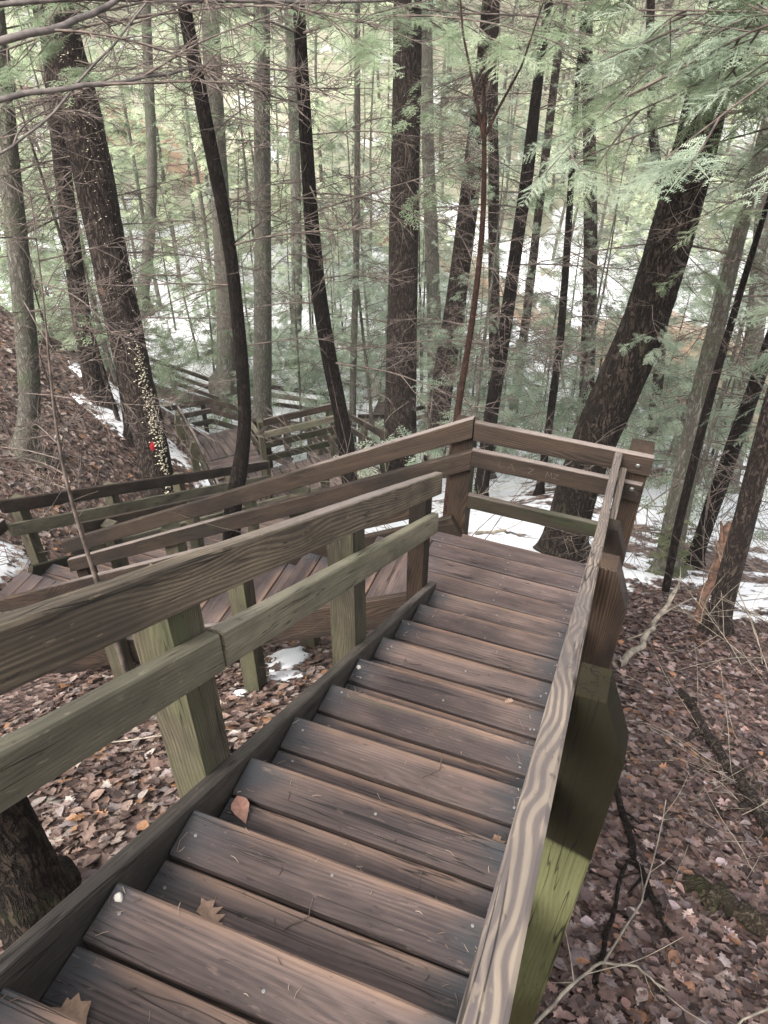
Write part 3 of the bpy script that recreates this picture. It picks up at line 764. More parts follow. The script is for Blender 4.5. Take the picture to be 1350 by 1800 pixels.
for i in range(6):
    a, b = limb_parts(rng, rng.uniform(1.7, 2.6), 1, 1.0, droop=rng.uniform(-.01, .05), dens=1.2, r0=.013); LIMB_BARE.append((a.mesh('dead_limb', M['twig']), None))
for i in range(3):
    a, b = limb_parts(rng, 2.9, 2, .25, droop=.035, dens=.85, r0=.012); LIMB_FINE.append((a.mesh('limb', M['twig']), b.mesh('needles', M['needle'])))

def near_path(p):
    """keep limbs out of the walking space of the stairs"""
    x, y, z = p
    if -.5 < x < 1.6 and -6 < y < 1.2 and z < 3.2-.5*y: return True
    if -4.9 < x < .2 and -.5 < y < 1.3 and z < 1.6+.58*x+.8: return True
    return False
def in_front(p):
    """would the point stand between the eye and the wooden stairs (a clear space in the real place)"""
    v = Vector(p)-CAM; d = v.dot(FWD)
    if d < .4: return True
    return d < 7.5 and v.dot(UP)/d < -.02 and abs(v.dot(RIGHT)/d) < .55
def put_limb(tree, kit, p, az, sc, pitch=0.0, roll=0.0, blue=None):
    Mx = Matrix.Translation(Vector(p)) @ Matrix.Rotation(az, 4, 'Z') @ Matrix.Rotation(-pitch, 4, 'Y') @ Matrix.Rotation(roll, 4, 'X') @ Matrix.Scale(sc, 4)
    lw, nd = kit
    o = link(lw.name.split('.')[0], lw, tree, Mx)
    if nd:
        q = bpy.data.objects.new('needles', nd); COL.objects.link(q); q.parent = o
        if blue:
            q.material_slots[0].link = 'OBJECT'; q.material_slots[0].material = M[blue]
    return o
def trunk_mesh(name, pts, mat, seg=.12, n=20, rough=.05, ridge=0.0, flare=True):
    """swept trunk through (x, y, z, r) points relative to the first, root flare at the foot"""
    P = np.array([p[:3] for p in pts], float); R = np.array([p[3] for p in pts], float)
    d = np.concatenate([[0], np.cumsum(np.linalg.norm(np.diff(P, axis=0), axis=1))]); L = d[-1]
    m = max(6, int(L/seg)); t = np.linspace(0, L, m+1)
    # smooth by interpolating then box filtering
    Q = np.stack([np.interp(t, d, P[:, i]) for i in range(3)], 1); Rr = np.interp(t, d, R)
    kw = max(1, int(.5/seg)); K = np.ones(2*kw+1)/(2*kw+1)
    for i in range(3):
        e = np.concatenate([Q[0, i]+(Q[0, i]-Q[kw:0:-1, i]), Q[:, i], Q[-1, i]+(Q[-1, i]-Q[-2:-kw-2:-1, i])]); Q[:, i] = np.convolve(e, K, 'valid')
    if flare: Rr = Rr*(1+.55*np.exp(-t/.16)+.0*t)
    Q = np.vstack([Q[0]-np.array([0, 0, .35]), Q]); Rr = np.concatenate([[Rr[0]*1.1], Rr]); t = np.concatenate([[-.35], t])
    T = np.gradient(Q, axis=0); T /= np.linalg.norm(T, axis=1)[:, None]
    A = np.cross(T, np.array([0, 1.0, 0])); A /= np.linalg.norm(A, axis=1)[:, None]; B = np.cross(T, A)
    th = np.arange(n)*2*math.pi/n; TH, TT = np.meshgrid(th, t)
    nz = (fbm(np.cos(TH)*1.6+5+TT*.8, np.sin(TH)*1.6+TT*.9+3, 3)-.5)
    rad = Rr[:, None]*(1+rough*2.4*nz)
    if flare: rad = rad*(1+.22*np.exp(-np.maximum(TT, 0)/.22)*np.sin(TH*4+Q[0, 0]*7))
    if ridge: 
        rg = 1-np.abs(fbm(TH*n/6.3*.30+TT*.5, TT*5.0+np.sin(TH)*1.0, 3)*2-1)*2
        rad = rad+ridge*rg
    V = Q[:, None]+rad[:, :, None]*(A[:, None]*np.cos(TH)[..., None]+B[:, None]*np.sin(TH)[..., None])
    i = np.arange(len(t)-1)[:, None]*n; k = np.arange(n)[None, :]
    F = np.stack([i+k, i+(k+1) % n, i+n+(k+1) % n, i+n+k], 2).reshape(-1, 4)
    return pymesh(name, V.reshape(-1, 3), F[:, ::-1], True, mat), Q, Rr

# ------------------------------------------------------------------ trees standing where the photograph shows them
TR = {
'T1': [(-5.74, 4.519, -4.43, 0.2743), (-5.736, 4.521, -4.152, 0.2449), (-5.698, 4.535, -2.798, 0.2302), (-5.722, 4.526, -1.487, 0.2266), (-5.71, 4.53, -0.053, 0.2233), (-5.671, 4.544, 1.342, 0.2227), (-5.72, 4.527, 2.405, 0.2041), (-5.833, 4.486, 6.483, 0.1633), (-5.946, 4.444, 10.56, 0.1122)],
'T2': [(-3.653, 3.139, -3.692, 0.1242), (-3.568, 3.17, -2.661, 0.1109), (-3.426, 3.221, -2.159, 0.0965), (-3.3, 3.267, -1.688, 0.0832), (-3.223, 3.295, -0.979, 0.0731), (-3.199, 3.304, -0.002, 0.0694), (-3.185, 3.309, 0.791, 0.067), (-3.226, 3.294, 1.338, 0.0656), (-3.264, 3.28, 1.839, 0.0647), (-3.298, 3.268, 2.299, 0.0611), (-3.324, 3.258, 2.763, 0.0577), (-3.467, 3.207, 7.028, 0.0462), (-3.61, 3.155, 11.293, 0.0317)],
'T3': [(-2.584, 4.852, -4.283, 0.125), (-2.628, 4.836, -2.641, 0.1116), (-2.7, 4.81, -1.988, 0.1002), (-2.816, 4.767, -1.218, 0.0966), (-2.89, 4.741, -0.516, 0.0937), (-2.941, 4.722, 0.194, 0.0911), (-2.952, 4.718, 0.841, 0.0788), (-2.964, 4.714, 1.71, 0.0669), (-2.962, 4.714, 2.428, 0.0626), (-2.954, 4.717, 6.572, 0.0501), (-2.946, 4.72, 10.717, 0.0345)],
'T4': [(-7.217, 10.403, -6.559, 0.2203), (-6.965, 10.495, -3.861, 0.1923), (-6.776, 10.563, -1.67, 0.1647), (-6.556, 10.643, 1.106, 0.1461), (-6.482, 10.67, 1.952, 0.1392), (-6.313, 10.731, 5.183, 0.1114), (-6.144, 10.793, 8.413, 0.0766)],
'T5': [(-8.888, 11.766, -6.416, 0.2587), (-8.684, 11.84, -4.463, 0.2295), (-8.563, 11.884, -2.56, 0.2072), (-8.421, 11.935, -0.23, 0.1866), (-8.307, 11.976, 1.37, 0.1705), (-8.154, 12.032, 4.967, 0.1364), (-8, 12.088, 8.564, 0.0938)],
'T6': [(-3.569, 9.902, -7.171, 0.3863), (-3.573, 9.901, -5.854, 0.3449), (-3.582, 9.897, -4.126, 0.3032), (-3.582, 9.897, -2.552, 0.2787), (-3.589, 9.895, -0.77, 0.2512), (-3.592, 9.894, 0.59, 0.2295), (-3.601, 9.89, 1.714, 0.216), (-3.616, 9.885, 4.771, 0.1728), (-3.631, 9.88, 7.829, 0.1188)],
'T7': [(-3.031, 10.655, -7.316, 0.2621), (-2.94, 10.688, -4.958, 0.2341), (-2.789, 10.743, -3.257, 0.2056), (-2.696, 10.776, -1.761, 0.187), (-2.63, 10.8, -0.342, 0.1708), (-2.586, 10.816, 0.658, 0.1465), (-2.496, 10.849, 4.167, 0.1172), (-2.405, 10.882, 7.677, 0.0806)],
'T8': [(-0.846, 3.497, -2.868, 0.0414), (-0.806, 3.512, -0.899, 0.037), (-0.739, 3.536, -0.053, 0.0322), (-0.696, 3.552, 0.775, 0.028), (-0.7, 3.55, 1.547, 0.0244), (-0.751, 3.532, 1.94, 0.0187), (-0.774, 3.524, 2.237, 0.0149), (-0.797, 3.515, 2.534, 0.0103)],
'T9': [(-1.211, 7.364, -5.054, 0.1266), (-1.179, 7.376, -3.223, 0.113), (-1.124, 7.396, -2.137, 0.0993), (-1.095, 7.407, -1.206, 0.0961), (-1.083, 7.411, -0.362, 0.0893), (-1.041, 7.426, 0.696, 0.0828), (-1.061, 7.419, 1.44, 0.0693), (-1.032, 7.43, 2.351, 0.0523), (-0.96, 7.456, 6.146, 0.0419), (-0.888, 7.482, 9.942, 0.0288)],
'T10': [(-1.675, 10.433, -6.786, 0.1299), (-1.787, 10.392, -3.9, 0.1159), (-1.976, 10.324, -2.032, 0.1045), (-2.135, 10.266, -0.244, 0.095), (-2.238, 10.229, 0.717, 0.0779), (-2.478, 10.142, 4.441, 0.0623), (-2.718, 10.055, 8.165, 0.0428)],
'T11': [(-0.307, 8.348, -5.292, 0.0739), (-0.327, 8.341, -3.781, 0.0659), (-0.369, 8.326, -2.155, 0.0621), (-0.481, 8.285, -0.672, 0.0547), (-0.585, 8.248, 0.454, 0.0442), (-0.663, 8.219, 1.315, 0.0348), (-0.891, 8.137, 5.492, 0.0278), (-1.12, 8.054, 9.669, 0.0191)],
'T12': [(0.165, 11.783, -6.86, 0.1753), (0.107, 11.762, -5.924, 0.1565), (-0.136, 11.674, -3.973, 0.1476), (-0.386, 11.583, -2.17, 0.1347), (-0.609, 11.503, -0.802, 0.1192), (-0.796, 11.435, 0.236, 0.1113), (-1.054, 11.341, 1.505, 0.0927), (-1.448, 11.198, 4.748, 0.0742), (-1.843, 11.055, 7.991, 0.051)],
'T13': [(0.525, 4.125, -2.947, 0.2708), (0.523, 4.124, -2.208, 0.2365), (0.582, 4.146, -1.459, 0.2259), (0.693, 4.186, -0.782, 0.2305), (0.829, 4.235, -0.103, 0.2232), (0.891, 4.258, 0.51, 0.205), (0.923, 4.269, 1.17, 0.1937), (0.936, 4.274, 1.668, 0.1789), (0.943, 4.276, 2.166, 0.1707), (0.937, 4.274, 2.7, 0.1519), (0.904, 4.262, 7.376, 0.1215), (0.87, 4.25, 12.052, 0.0835)],
'T14': [(1.584, 12.899, -7.499, 0.1465), (1.498, 12.868, -6.052, 0.1308), (1.316, 12.802, -4.529, 0.1121), (1.069, 12.712, -2.979, 0.1013), (0.869, 12.64, -1.6, 0.0858), (0.301, 12.434, -0.27, 0.083), (-0.078, 12.297, 1.091, 0.0694), (-0.591, 12.111, 4.164, 0.0555), (-1.103, 11.925, 7.237, 0.0382)],
'T15': [(1.801, 4.439, -3.118, 0.1583), (1.701, 4.403, -2.081, 0.1345), (1.645, 4.383, -1.195, 0.1206), (1.568, 4.355, -0.413, 0.0959), (1.53, 4.341, 0.164, 0.0806), (1.497, 4.329, 0.963, 0.0657), (1.471, 4.32, 1.57, 0.0525), (1.343, 4.273, 6.721, 0.042), (1.214, 4.226, 11.872, 0.0289)],
'T16': [(1.759, 3.583, -2.65, 0.0452), (1.665, 3.549, -1.667, 0.0448), (1.628, 3.535, -0.922, 0.0426), (1.582, 3.519, -0.012, 0.0372), (1.566, 3.513, 0.773, 0.0301), (1.564, 3.512, 1.411, 0.0239), (1.564, 3.512, 1.711, 0.0191), (1.564, 3.512, 2.011, 0.0132)],
'T18': [(2.18, 2.56, -2.066, 0.1096), (2.096, 2.53, -1.123, 0.0956), (2.036, 2.508, -0.402, 0.0873), (1.97, 2.484, 0.231, 0.0804), (1.915, 2.464, 0.887, 0.0718), (1.609, 2.353, 6.886, 0.0574), (1.304, 2.242, 12.886, 0.0395)],
'T19': [(2.157, 5.137, -3.454, 0.1071), (2.155, 5.136, -3.088, 0.0957), (2.149, 5.134, -2.153, 0.0984), (2.155, 5.136, -1.321, 0.087), (2.167, 5.141, -0.575, 0.077), (2.155, 5.136, 0.222, 0.0676), (2.106, 5.118, 5.883, 0.0541), (2.056, 5.1, 11.544, 0.0372)],
'T20': [(-7.267, 3.633, -2.986, 0.1601), (-6.938, 3.752, -2.036, 0.1401), (-6.637, 3.861, -0.529, 0.127), (-6.428, 3.937, 0.67, 0.1177), (-6.257, 3.999, 1.585, 0.1068), (-6.101, 4.056, 2.392, 0.0973), (-5.553, 4.254, 7.104, 0.0779), (-5.006, 4.453, 11.816, 0.0535)],
'T21': [(-8.336, 6.484, -3.949, 0.1797), (-8.272, 6.507, -2.731, 0.1628), (-8.157, 6.549, -1.495, 0.1465), (-7.99, 6.61, -0.051, 0.1312), (-7.835, 6.666, 1.055, 0.1233), (-7.69, 6.718, 2.039, 0.1165), (-7.296, 6.861, 6.49, 0.0932), (-6.902, 7.004, 10.942, 0.0641)],
'T22': [(-7.278, 6.012, -4.302, 0.153), (-7.252, 6.022, -3.674, 0.1366), (-7.159, 6.055, -2.517, 0.1311), (-7.084, 6.082, -1.525, 0.1221), (-7.03, 6.102, -0.455, 0.1137), (-6.858, 6.164, 5.113, 0.091), (-6.687, 6.227, 10.681, 0.0625)],
'T23': [(-1.024, -2.502, 0.104, 0.1558), (-0.963, -2.479, 0.612, 0.1246), (-0.944, -2.472, 1.078, 0.1045), (-0.933, -2.469, 1.558, 0.0909), (-0.92, -2.464, 2.065, 0.0764), (-0.813, -2.425, 8.582, 0.0611), (-0.707, -2.387, 15.099, 0.042)],
'T24': [(-1.942, -0.763, -1.148, 0.019), (-1.942, -0.763, 0.265, 0.017), (-1.942, -0.763, 0.596, 0.0126), (-1.958, -0.769, 0.96, 0.0104), (-1.933, -0.76, 1.346, 0.0082), (-1.851, -0.73, 1.756, 0.0063), (-1.792, -0.709, 2.032, 0.0045), (-1.755, -0.695, 2.325, 0.0036), (-1.718, -0.682, 2.618, 0.0025)],
'T26': [(-5.713, 12.362, -8.28, 0.0974), (-5.684, 12.372, -6.641, 0.087), (-5.63, 12.391, -5.066, 0.0836), (-5.553, 12.419, -3.375, 0.0738), (-5.497, 12.44, -1.172, 0.0645), (-5.437, 12.461, 2.773, 0.0516), (-5.377, 12.483, 6.717, 0.0354)],
'T27': [(-4.742, 16.7, -9.42, 0.2532), (-4.783, 16.685, -8.095, 0.2261), (-4.941, 16.628, -5.569, 0.1987), (-5.081, 16.577, -3.663, 0.1765), (-5.243, 16.518, -1.688, 0.1562), (-5.422, 16.453, 1.932, 0.125), (-5.6, 16.389, 5.552, 0.0859)],
'T28': [(3.363, 12.283, -7.113, 0.2191), (3.167, 12.212, -4.92, 0.1957), (2.803, 12.08, -2.896, 0.172), (2.359, 11.919, -0.972, 0.1517), (1.763, 11.703, 3.33, 0.1214), (1.167, 11.487, 7.632, 0.0834)],
'T29': [(-2.097, 15.264, -9.056, 0.1428), (-2.089, 15.267, -7.505, 0.1275), (-2.064, 15.276, -5.158, 0.1136), (-2.089, 15.267, -3.254, 0.1023), (-2.125, 15.254, 1.345, 0.0818), (-2.162, 15.24, 5.943, 0.0563)],
'T30': [(-10.499, 6.75, -2.826, 0.2217), (-10.117, 6.889, -2.13, 0.1994), (-9.846, 6.987, -0.916, 0.1816), (-8.995, 7.296, 5.453, 0.1453), (-8.143, 7.605, 11.821, 0.0999)],
'T31': [(-13.158, 14.442, -6.203, 0.163), (-12.663, 14.622, -4.464, 0.1566), (-12.238, 14.776, -2.496, 0.135), (-11.526, 15.034, 3.008, 0.108), (-10.814, 15.292, 8.511, 0.0743)],
'T32': [(-9.531, 16.879, -8.447, 0.1884), (-9.333, 16.95, -6.043, 0.1617), (-9.193, 17.001, -3.223, 0.1467), (-9.047, 17.054, 1.658, 0.1174), (-8.902, 17.107, 6.539, 0.0807)],
'T33': [(2.776, 5.63, -3.687, 0.0696), (2.618, 5.572, -2.714, 0.0608), (2.569, 5.555, -1.731, 0.0539), (2.376, 5.485, 4.782, 0.0431), (2.183, 5.415, 11.295, 0.0296)],
}

# key: (bark, label, live limbs, bare limbs, lowest limb height above foot, ridge, segments round, needle material)
TS = {
'T1': ('bark', 'thick trunk on the left speckled with cream shelf fungus and marked with a red blaze', 7, 22, 1.6, .010, 48, 'needle'),
'T2': ('bark_dark', 'slim dark trunk with a kinked foot rising in front of the lower platform', 3, 20, 2.6, 0, 20, 'needle'),
'T3': ('bark_dark', 'slim straight dark trunk at the right end of the lower platform', 4, 20, 2.8, 0, 20, 'needle'),
'T4': ('bark_grey', 'greenish grey trunk behind the lower platform rails', 12, 14, 2.5, 0, 20, 'needle'),
'T5': ('bark_grey', 'pale brown trunk just left of the slim kinked one', 11, 10, 2.5, 0, 20, 'needle'),
'T6': ('bark', 'stout upright trunk in the centre with reddish scars high up', 16, 20, 1.8, .006, 40, 'needle_blue'),
'T7': ('bark', 'leaning brown trunk behind the forked sapling', 14, 12, 3.0, 0, 24, 'needle'),
'T8': ('bark_red', 'thin reddish sapling forking near its top beyond the landing corner', 0, 9, 2.6, 0, 10, 'needle'),
'T9': ('bark_dark', 'slender dark trunk leaning right beyond the landing rail', 8, 20, 2.8, 0, 20, 'needle'),
'T10': ('bark', 'thin straight trunk between the forked sapling and the slender leaning one', 10, 10, 3.0, 0, 14, 'needle'),
'T11': ('bark_dark', 'very thin dark stem halfway between the two leaning trunks', 6, 14, 2.0, 0, 12, 'needle'),
'T12': ('bark', 'upright brown trunk seen left of the big leaning trunk', 14, 12, 2.8, 0, 20, 'needle_blue'),
'T13': ('bark_big', 'big dark scaly trunk bending to the right just behind the landing', 0, 6, 4.5, .012, 72, 'needle_blue'),
'T14': ('bark', 'thin distant trunk standing by the stream right of the big leaning one', 10, 8, 2.5, 0, 12, 'needle_blue'),
'T15': ('bark_grey', 'mossy trunk with a ragged green foot right of the landing', 9, 14, .6, .006, 28, 'needle'),
'T16': ('bark_dark', 'thin dark pole beside the mossy trunk', 0, 9, 1.5, 0, 12, 'needle'),
'T18': ('bark', 'brown trunk leaning out at the right edge above the leaf slope', 6, 16, 1.2, .005, 32, 'needle'),
'T19': ('bark_dark', 'slanting dark trunk behind the one at the right edge', 6, 12, 1.5, 0, 16, 'needle'),
'T20': ('bark_grey', 'broad shaded trunk on the leafy bank at the left edge', 9, 22, 1.8, .006, 32, 'needle'),
'T21': ('bark', 'trunk on top of the leafy bank, left of the fungus covered one', 10, 16, 2.0, 0, 22, 'needle'),
'T22': ('bark_dark', 'dark trunk half hidden behind the fungus covered one', 6, 10, 2.0, 0, 18, 'needle'),
'T23': ('bark_big', 'rough dark trunk in the bottom left corner passing under the handrail', 0, 0, 9, .008, 64, 'needle'),
'T24': ('twig', 'bare grey sapling in front of the slanting handrails on the left', 0, 7, .9, 0, 10, 'needle'),
'T26': ('bark_grey', 'pale thin stem in the snow between the straight dark trunk and the stout one', 6, 5, 2.5, 0, 10, 'needle_blue'),
'T27': ('bark_grey', 'pale trunk close on the right of the stout central one', 10, 6, 2.5, 0, 14, 'needle_blue'),
'T28': ('bark_grey', 'pale trunk rising from the far snow at the right edge', 12, 8, 2.0, 0, 16, 'needle_blue'),
'T29': ('bark', 'faint slanting stem behind the slender leaning trunk', 9, 6, 2.0, 0, 12, 'needle_blue'),
'T31': ('bark_grey', 'thin pale stem seen just right of the fungus covered trunk', 9, 6, 2.0, 0, 12, 'needle'),
'T32': ('bark_grey', 'distant stem between the grey green trunk and the straight dark one', 10, 6, 2.0, 0, 12, 'needle'),
'T33': ('bark_dark', 'short dark stem in the snow between the two right hand trunks', 1, 6, 1.2, 0, 10, 'needle'),
}
trees = {}
for key, (bm_, lab, nl, nb, low_h, ridge, ns_, ndm) in TS.items():
    pts = TR[key]; base = Vector(pts[0][:3])
    nm = 'sapling' if pts[0][3] < .05 else 'hemlock_tree'
    t_ = thing(nm, base, lab, 'sapling' if nm == 'sapling' else 'tree')
    trees[key] = t_
    rel = [(p[0]-base.x, p[1]-base.y, p[2]-base.z, p[3]) for p in pts]
    me, Q, Rr = trunk_mesh('trunk', rel, M[bm_], seg=.035 if ridge and ns_ > 40 else .10, n=ns_, rough=.075 if bm_ == 'bark_dark' else .045, ridge=ridge, flare=pts[0][3] > .05)
    link('trunk', me, t_, Matrix.Translation(base))
    r = random.Random(key)
    small = nm == 'sapling'
    nb = int(nb*1.6)
    for j in range(nl+nb):
        for tries in range(12):
            live = j < nl
            top = Q[-1, 2]
            h = r.uniform(low_h if not live else max(low_h, top*.42), top*.97)
            i = int(np.searchsorted(Q[:, 2], h)); i = min(i, len(Q)-1)
            p = base+Vector(Q[i]); az = r.uniform(0, 2*math.pi)
            kit = r.choice(LIMB_LIVE if live else LIMB_BARE); sc = r.uniform(.6, 1.15)*(1-.35*(h/top))*(.55 if small else 1)
            tip = p+Vector((math.cos(az), math.sin(az), 0))*2.4*sc
            mid = (p+tip)/2
            if near_path(tip) or near_path(mid) or in_front(tip) or in_front(mid): continue
            put_limb(t_, kit, p, az, sc, r.uniform(-.25, .3), r.uniform(-.3, .3), ndm if live else None)
            break
# fork of the reddish sapling
t_ = trees['T8']; Pf = Vector(TR['T8'][-3][:3])
acc = Acc()
for dx, hh in ((.42, .55), (-.40, .75)):
    P_ = [(0, 0, 0), (dx*.25, 0, hh*.45), (dx*.6, .02, hh), (dx*.9, .05, hh*1.9)]
    tube(acc, P_, [.016, .012, .009, .004], 6)
link('fork', acc.mesh('fork', M['bark_red'], True), t_, Matrix.Translation(Pf))
# marks on the big left trunk
def on_trunk(key, f, ang, out=0.0):
    pts = TR[key]; n = len(pts)-1; x = f*n; i = min(int(x), n-1); u = x-i
    c = Vector([pts[i][k]*(1-u)+pts[i+1][k]*u for k in range(3)]); rr = pts[i][3]*(1-u)+pts[i+1][3]*u
    fw_ = Vector((CAM.x-c.x, CAM.y-c.y, 0)).normalized(); sd = Vector((-fw_.y, fw_.x, 0))
    nrm = fw_*math.cos(ang)+sd*math.sin(ang)
    return c+nrm*(rr+out), nrm
acc = Acc(); r = random.Random(3)
for i in range(800):
    low_ = i < 620
    f = .02+.39*(r.betavariate(1.6, 1.3)) if low_ else r.uniform(.40, .80)
    ang = .68-.5*f/.4*.55+r.gauss(0, .23) if low_ else r.gauss(.15, .42)
    p, nrm = on_trunk('T1', f, ang, .004)
    up = Vector((0, 0, 1)); s_ = nrm.cross(up).normalized(); a = r.uniform(.005, .017)*(1 if low_ else .6); ay = a*r.uniform(.4, .65)
    V = [p-s_*a, p+s_*a, p+s_*a*.75+nrm*a*1.0-up*ay*.2, p-s_*a*.75+nrm*a*1.0-up*ay*.2, p+up*ay+s_*a*.4+nrm*a*.2, p+up*ay-s_*a*.4+nrm*a*.2, p-up*ay*.8]
    acc.add(np.array([tuple(v) for v in V]), np.array([(3, 2, 4, 5), (0, 3, 5, 5), (1, 4, 2, 2), (0, 6, 3, 3), (6, 1, 2, 2), (6, 2, 3, 3)]), .5)
def tri_mesh(acc, name, mat):
    V, F, T = acc.arr(); F2 = [tuple(dict.fromkeys(f)) for f in F.tolist()]
    return pymesh(name, V, F2, False, mat)
o = link('shelf_fungus', tri_mesh(acc, 'shelf_fungus', M['fungus']), trees['T1'], Matrix.Identity(4)); o['kind'] = 'stuff'
def patch(name, key, f, ang, w_, h_, mat, lab=None, k=14, th=.006):
    p, nrm = on_trunk(key, f, ang, .012); up = Vector((0, 0, 1)); s_ = up.cross(nrm).normalized(); rr = random.Random(k)
    V = [tuple(p+nrm*th*2)]; 
    for i in range(k):
        a = 2*math.pi*i/k; q = rr.uniform(.65, 1.1); V.append(tuple(p+s_*math.cos(a)*w_*q+up*math.sin(a)*h_*q-nrm*(.012+abs(math.cos(a))*w_*.25)))
    F = [(0, 1+i, 1+(i+1) % k) for i in range(k)]
    o = link(name, pymesh(name, V, F, True, mat), trees[key], Matrix.Identity(4))
    return o
patch('paint_blaze', 'T1', .24, .05, .07, .10, M['blaze'])
patch('torn_bark', 'T1', .46, -.9, .12, .10, M['sawn'])
for k_, (f, a_) in enumerate(((.80, -.4), (.805, .0), (.798, .4))): patch('bark_scar', 'T6', f, a_, .03, .14, flat('reddish_scar', (.14, .055, .05), .9) if k_ == 0 else bpy.data.materials['reddish_scar'], k=9+k_)
acc = Acc()
for i in range(60):
    ang = random.uniform(-1.5, 1.5); f = random.uniform(.0, .10)
    p, nrm = on_trunk('T15', f, ang, -.01); p = p+Vector((0, 0, random.uniform(0, .35)))
    spray(acc, np.array(p), np.array(nrm)+np.array([0, 0, random.uniform(-.6, .6)]), np.array([0, 0, 1.0]), random.uniform(.08, .16), rng, 1, random.uniform(.1, .5))
o = link('moss_skirt', acc.mesh('moss_skirt', M['moss']), trees['T15'], Matrix.Identity(4)); o['kind'] = 'stuff'

# trees whose trunks stand outside the picture and reach into it
def out_tree(x, y, h, r_, lab, bark):
    z = tz(x, y); t_ = thing('hemlock_tree', (x, y, z), lab, 'tree')
    me, Q, Rr = trunk_mesh('trunk', [(0, 0, 0, r_), (.05, .1, h*.5, r_*.8), (0, .2, h, r_*.35)], M[bark], n=20)
    link('trunk', me, t_, Matrix.Translation(Vector((x, y, z)))); return t_
def aim(t_, kit, p, tgt, sc, roll=0, nd=None):
    v = Vector(tgt)-Vector(p); return put_limb(t_, kit, p, math.atan2(v.y, v.x), sc, math.atan2(v.z, v.to_2d().length), roll, nd)
def ray_pt(u, v, d): return CAM+(FWD+RIGHT*u+UP*v)*d
NE = out_tree(3.35, .35, 9.5, .16, 'near hemlock outside the right border whose bluish boughs hang into the upper right corner', 'bark')
r = random.Random(21)
for (p, tg, sc, nd) in (((3.3, .4, 3.35), (.9, 1.3, 3.0), 1.0, 'needle_blue'), ((3.3, .4, 3.0), (.95, 1.5, 2.9), .95, 'needle_blue'), ((3.3, .4, 3.7), (.6, 1.2, 3.2), 1.05, 'needle'),
                        ((3.3, .4, 3.9), (.4, 1.9, 3.3), 1.1, 'needle_blue'), ((3.3, .4, 2.7), (1.5, 1.9, 2.35), .75, 'needle_blue'),
                        ((3.3, .4, 4.2), (.7, .9, 3.5), 1.0, 'needle_blue'), ((3.3, .4, 3.4), (.5, 2.0, 2.85), 1.0, 'needle'), ((3.3, .4, 3.5), (1.5, 2.5, 3.0), .85, 'needle')):
    aim(NE, LIMB_FINE[r.randrange(3)], p, tg, sc, r.uniform(-.4, .4), nd)
NE2 = out_tree(4.0, 3.3, 10.5, .18, 'hemlock outside the right border reaching yellow green boughs towards the top centre', 'bark')
for (p, tg, sc, nd) in (((3.9, 3.3, 3.3), (.6, 2.6, 2.7), 1.25, 'needle'), ((3.9, 3.3, 3.5), (.2, 3.0, 2.9), 1.3, 'needle'),
                        ((3.9, 3.3, 2.3), (1.7, 4.0, 1.2), .95, 'needle_blue'), ((3.9, 3.3, 1.2), (2.2, 4.2, .3), .9, 'needle_blue'), ((3.9, 3.3, .3), (2.4, 4.6, -.4), .8, 'needle_blue'), ((3.9, 3.4, -.6), (2.6, 4.9, -1.3), .8, 'needle'), ((3.9, 3.3, 3.2), (1.0, 3.4, 2.5), 1.1, 'needle'), ((3.9, 3.3, 3.8), (.0, 2.4, 3.1), 1.35, 'needle'), ((3.9, 3.3, 3.4), (-.2, 3.6, 2.7), 1.4, 'needle')):
    aim(NE2, LIMB_FINE[r.randrange(3)], p, tg, sc, r.uniform(-.3, .3), nd)
# boughs of the trees in the middle distance that carry the green fans at the top centre
for key, tg, z0, sc, nd in (('T9', (-.4, 4.2, 2.4), 2.5, 1.1, 'needle'), ('T9', (.3, 5.0, 2.1), 2.3, 1.0, 'needle'), ('T9', (-2.6, 5.3, 2.5), 2.9, 1.1, 'needle'), ('T3', (-1.4, 3.4, 2.9), 3.0, 1.1, 'needle'),
                            ('T3', (-3.8, 3.2, 3.0), 3.1, 1.0, 'needle'), ('T13', (2.2, 3.2, 1.9), 1.9, .8, 'needle_blue'), ('T13', (.3, 3.0, 2.6), 2.6, .9, 'needle_blue'), ('T13', (1.4, 2.6, 1.0), .9, .42, 'needle'), ('T13', (1.0, 2.9, .4), .5, .38, 'needle_blue'),
                            ('T2', (-4.9, 2.0, 2.6), 2.7, 1.0, 'needle'), ('T2', (-2.2, 2.4, 2.9), 2.9, .9, 'needle')):
    pts = TR[key]; i = min(range(len(pts)), key=lambda q: abs(pts[q][2]-z0)); aim(trees[key], LIMB_FINE[r.randrange(3)], pts[i][:3], tg, sc, r.uniform(-.3, .3), nd)
NW = out_tree(-3.75, -1.7, 9.0, .15, 'tree outside the left border with smooth grey limbs crossing the upper left corner', 'bark')
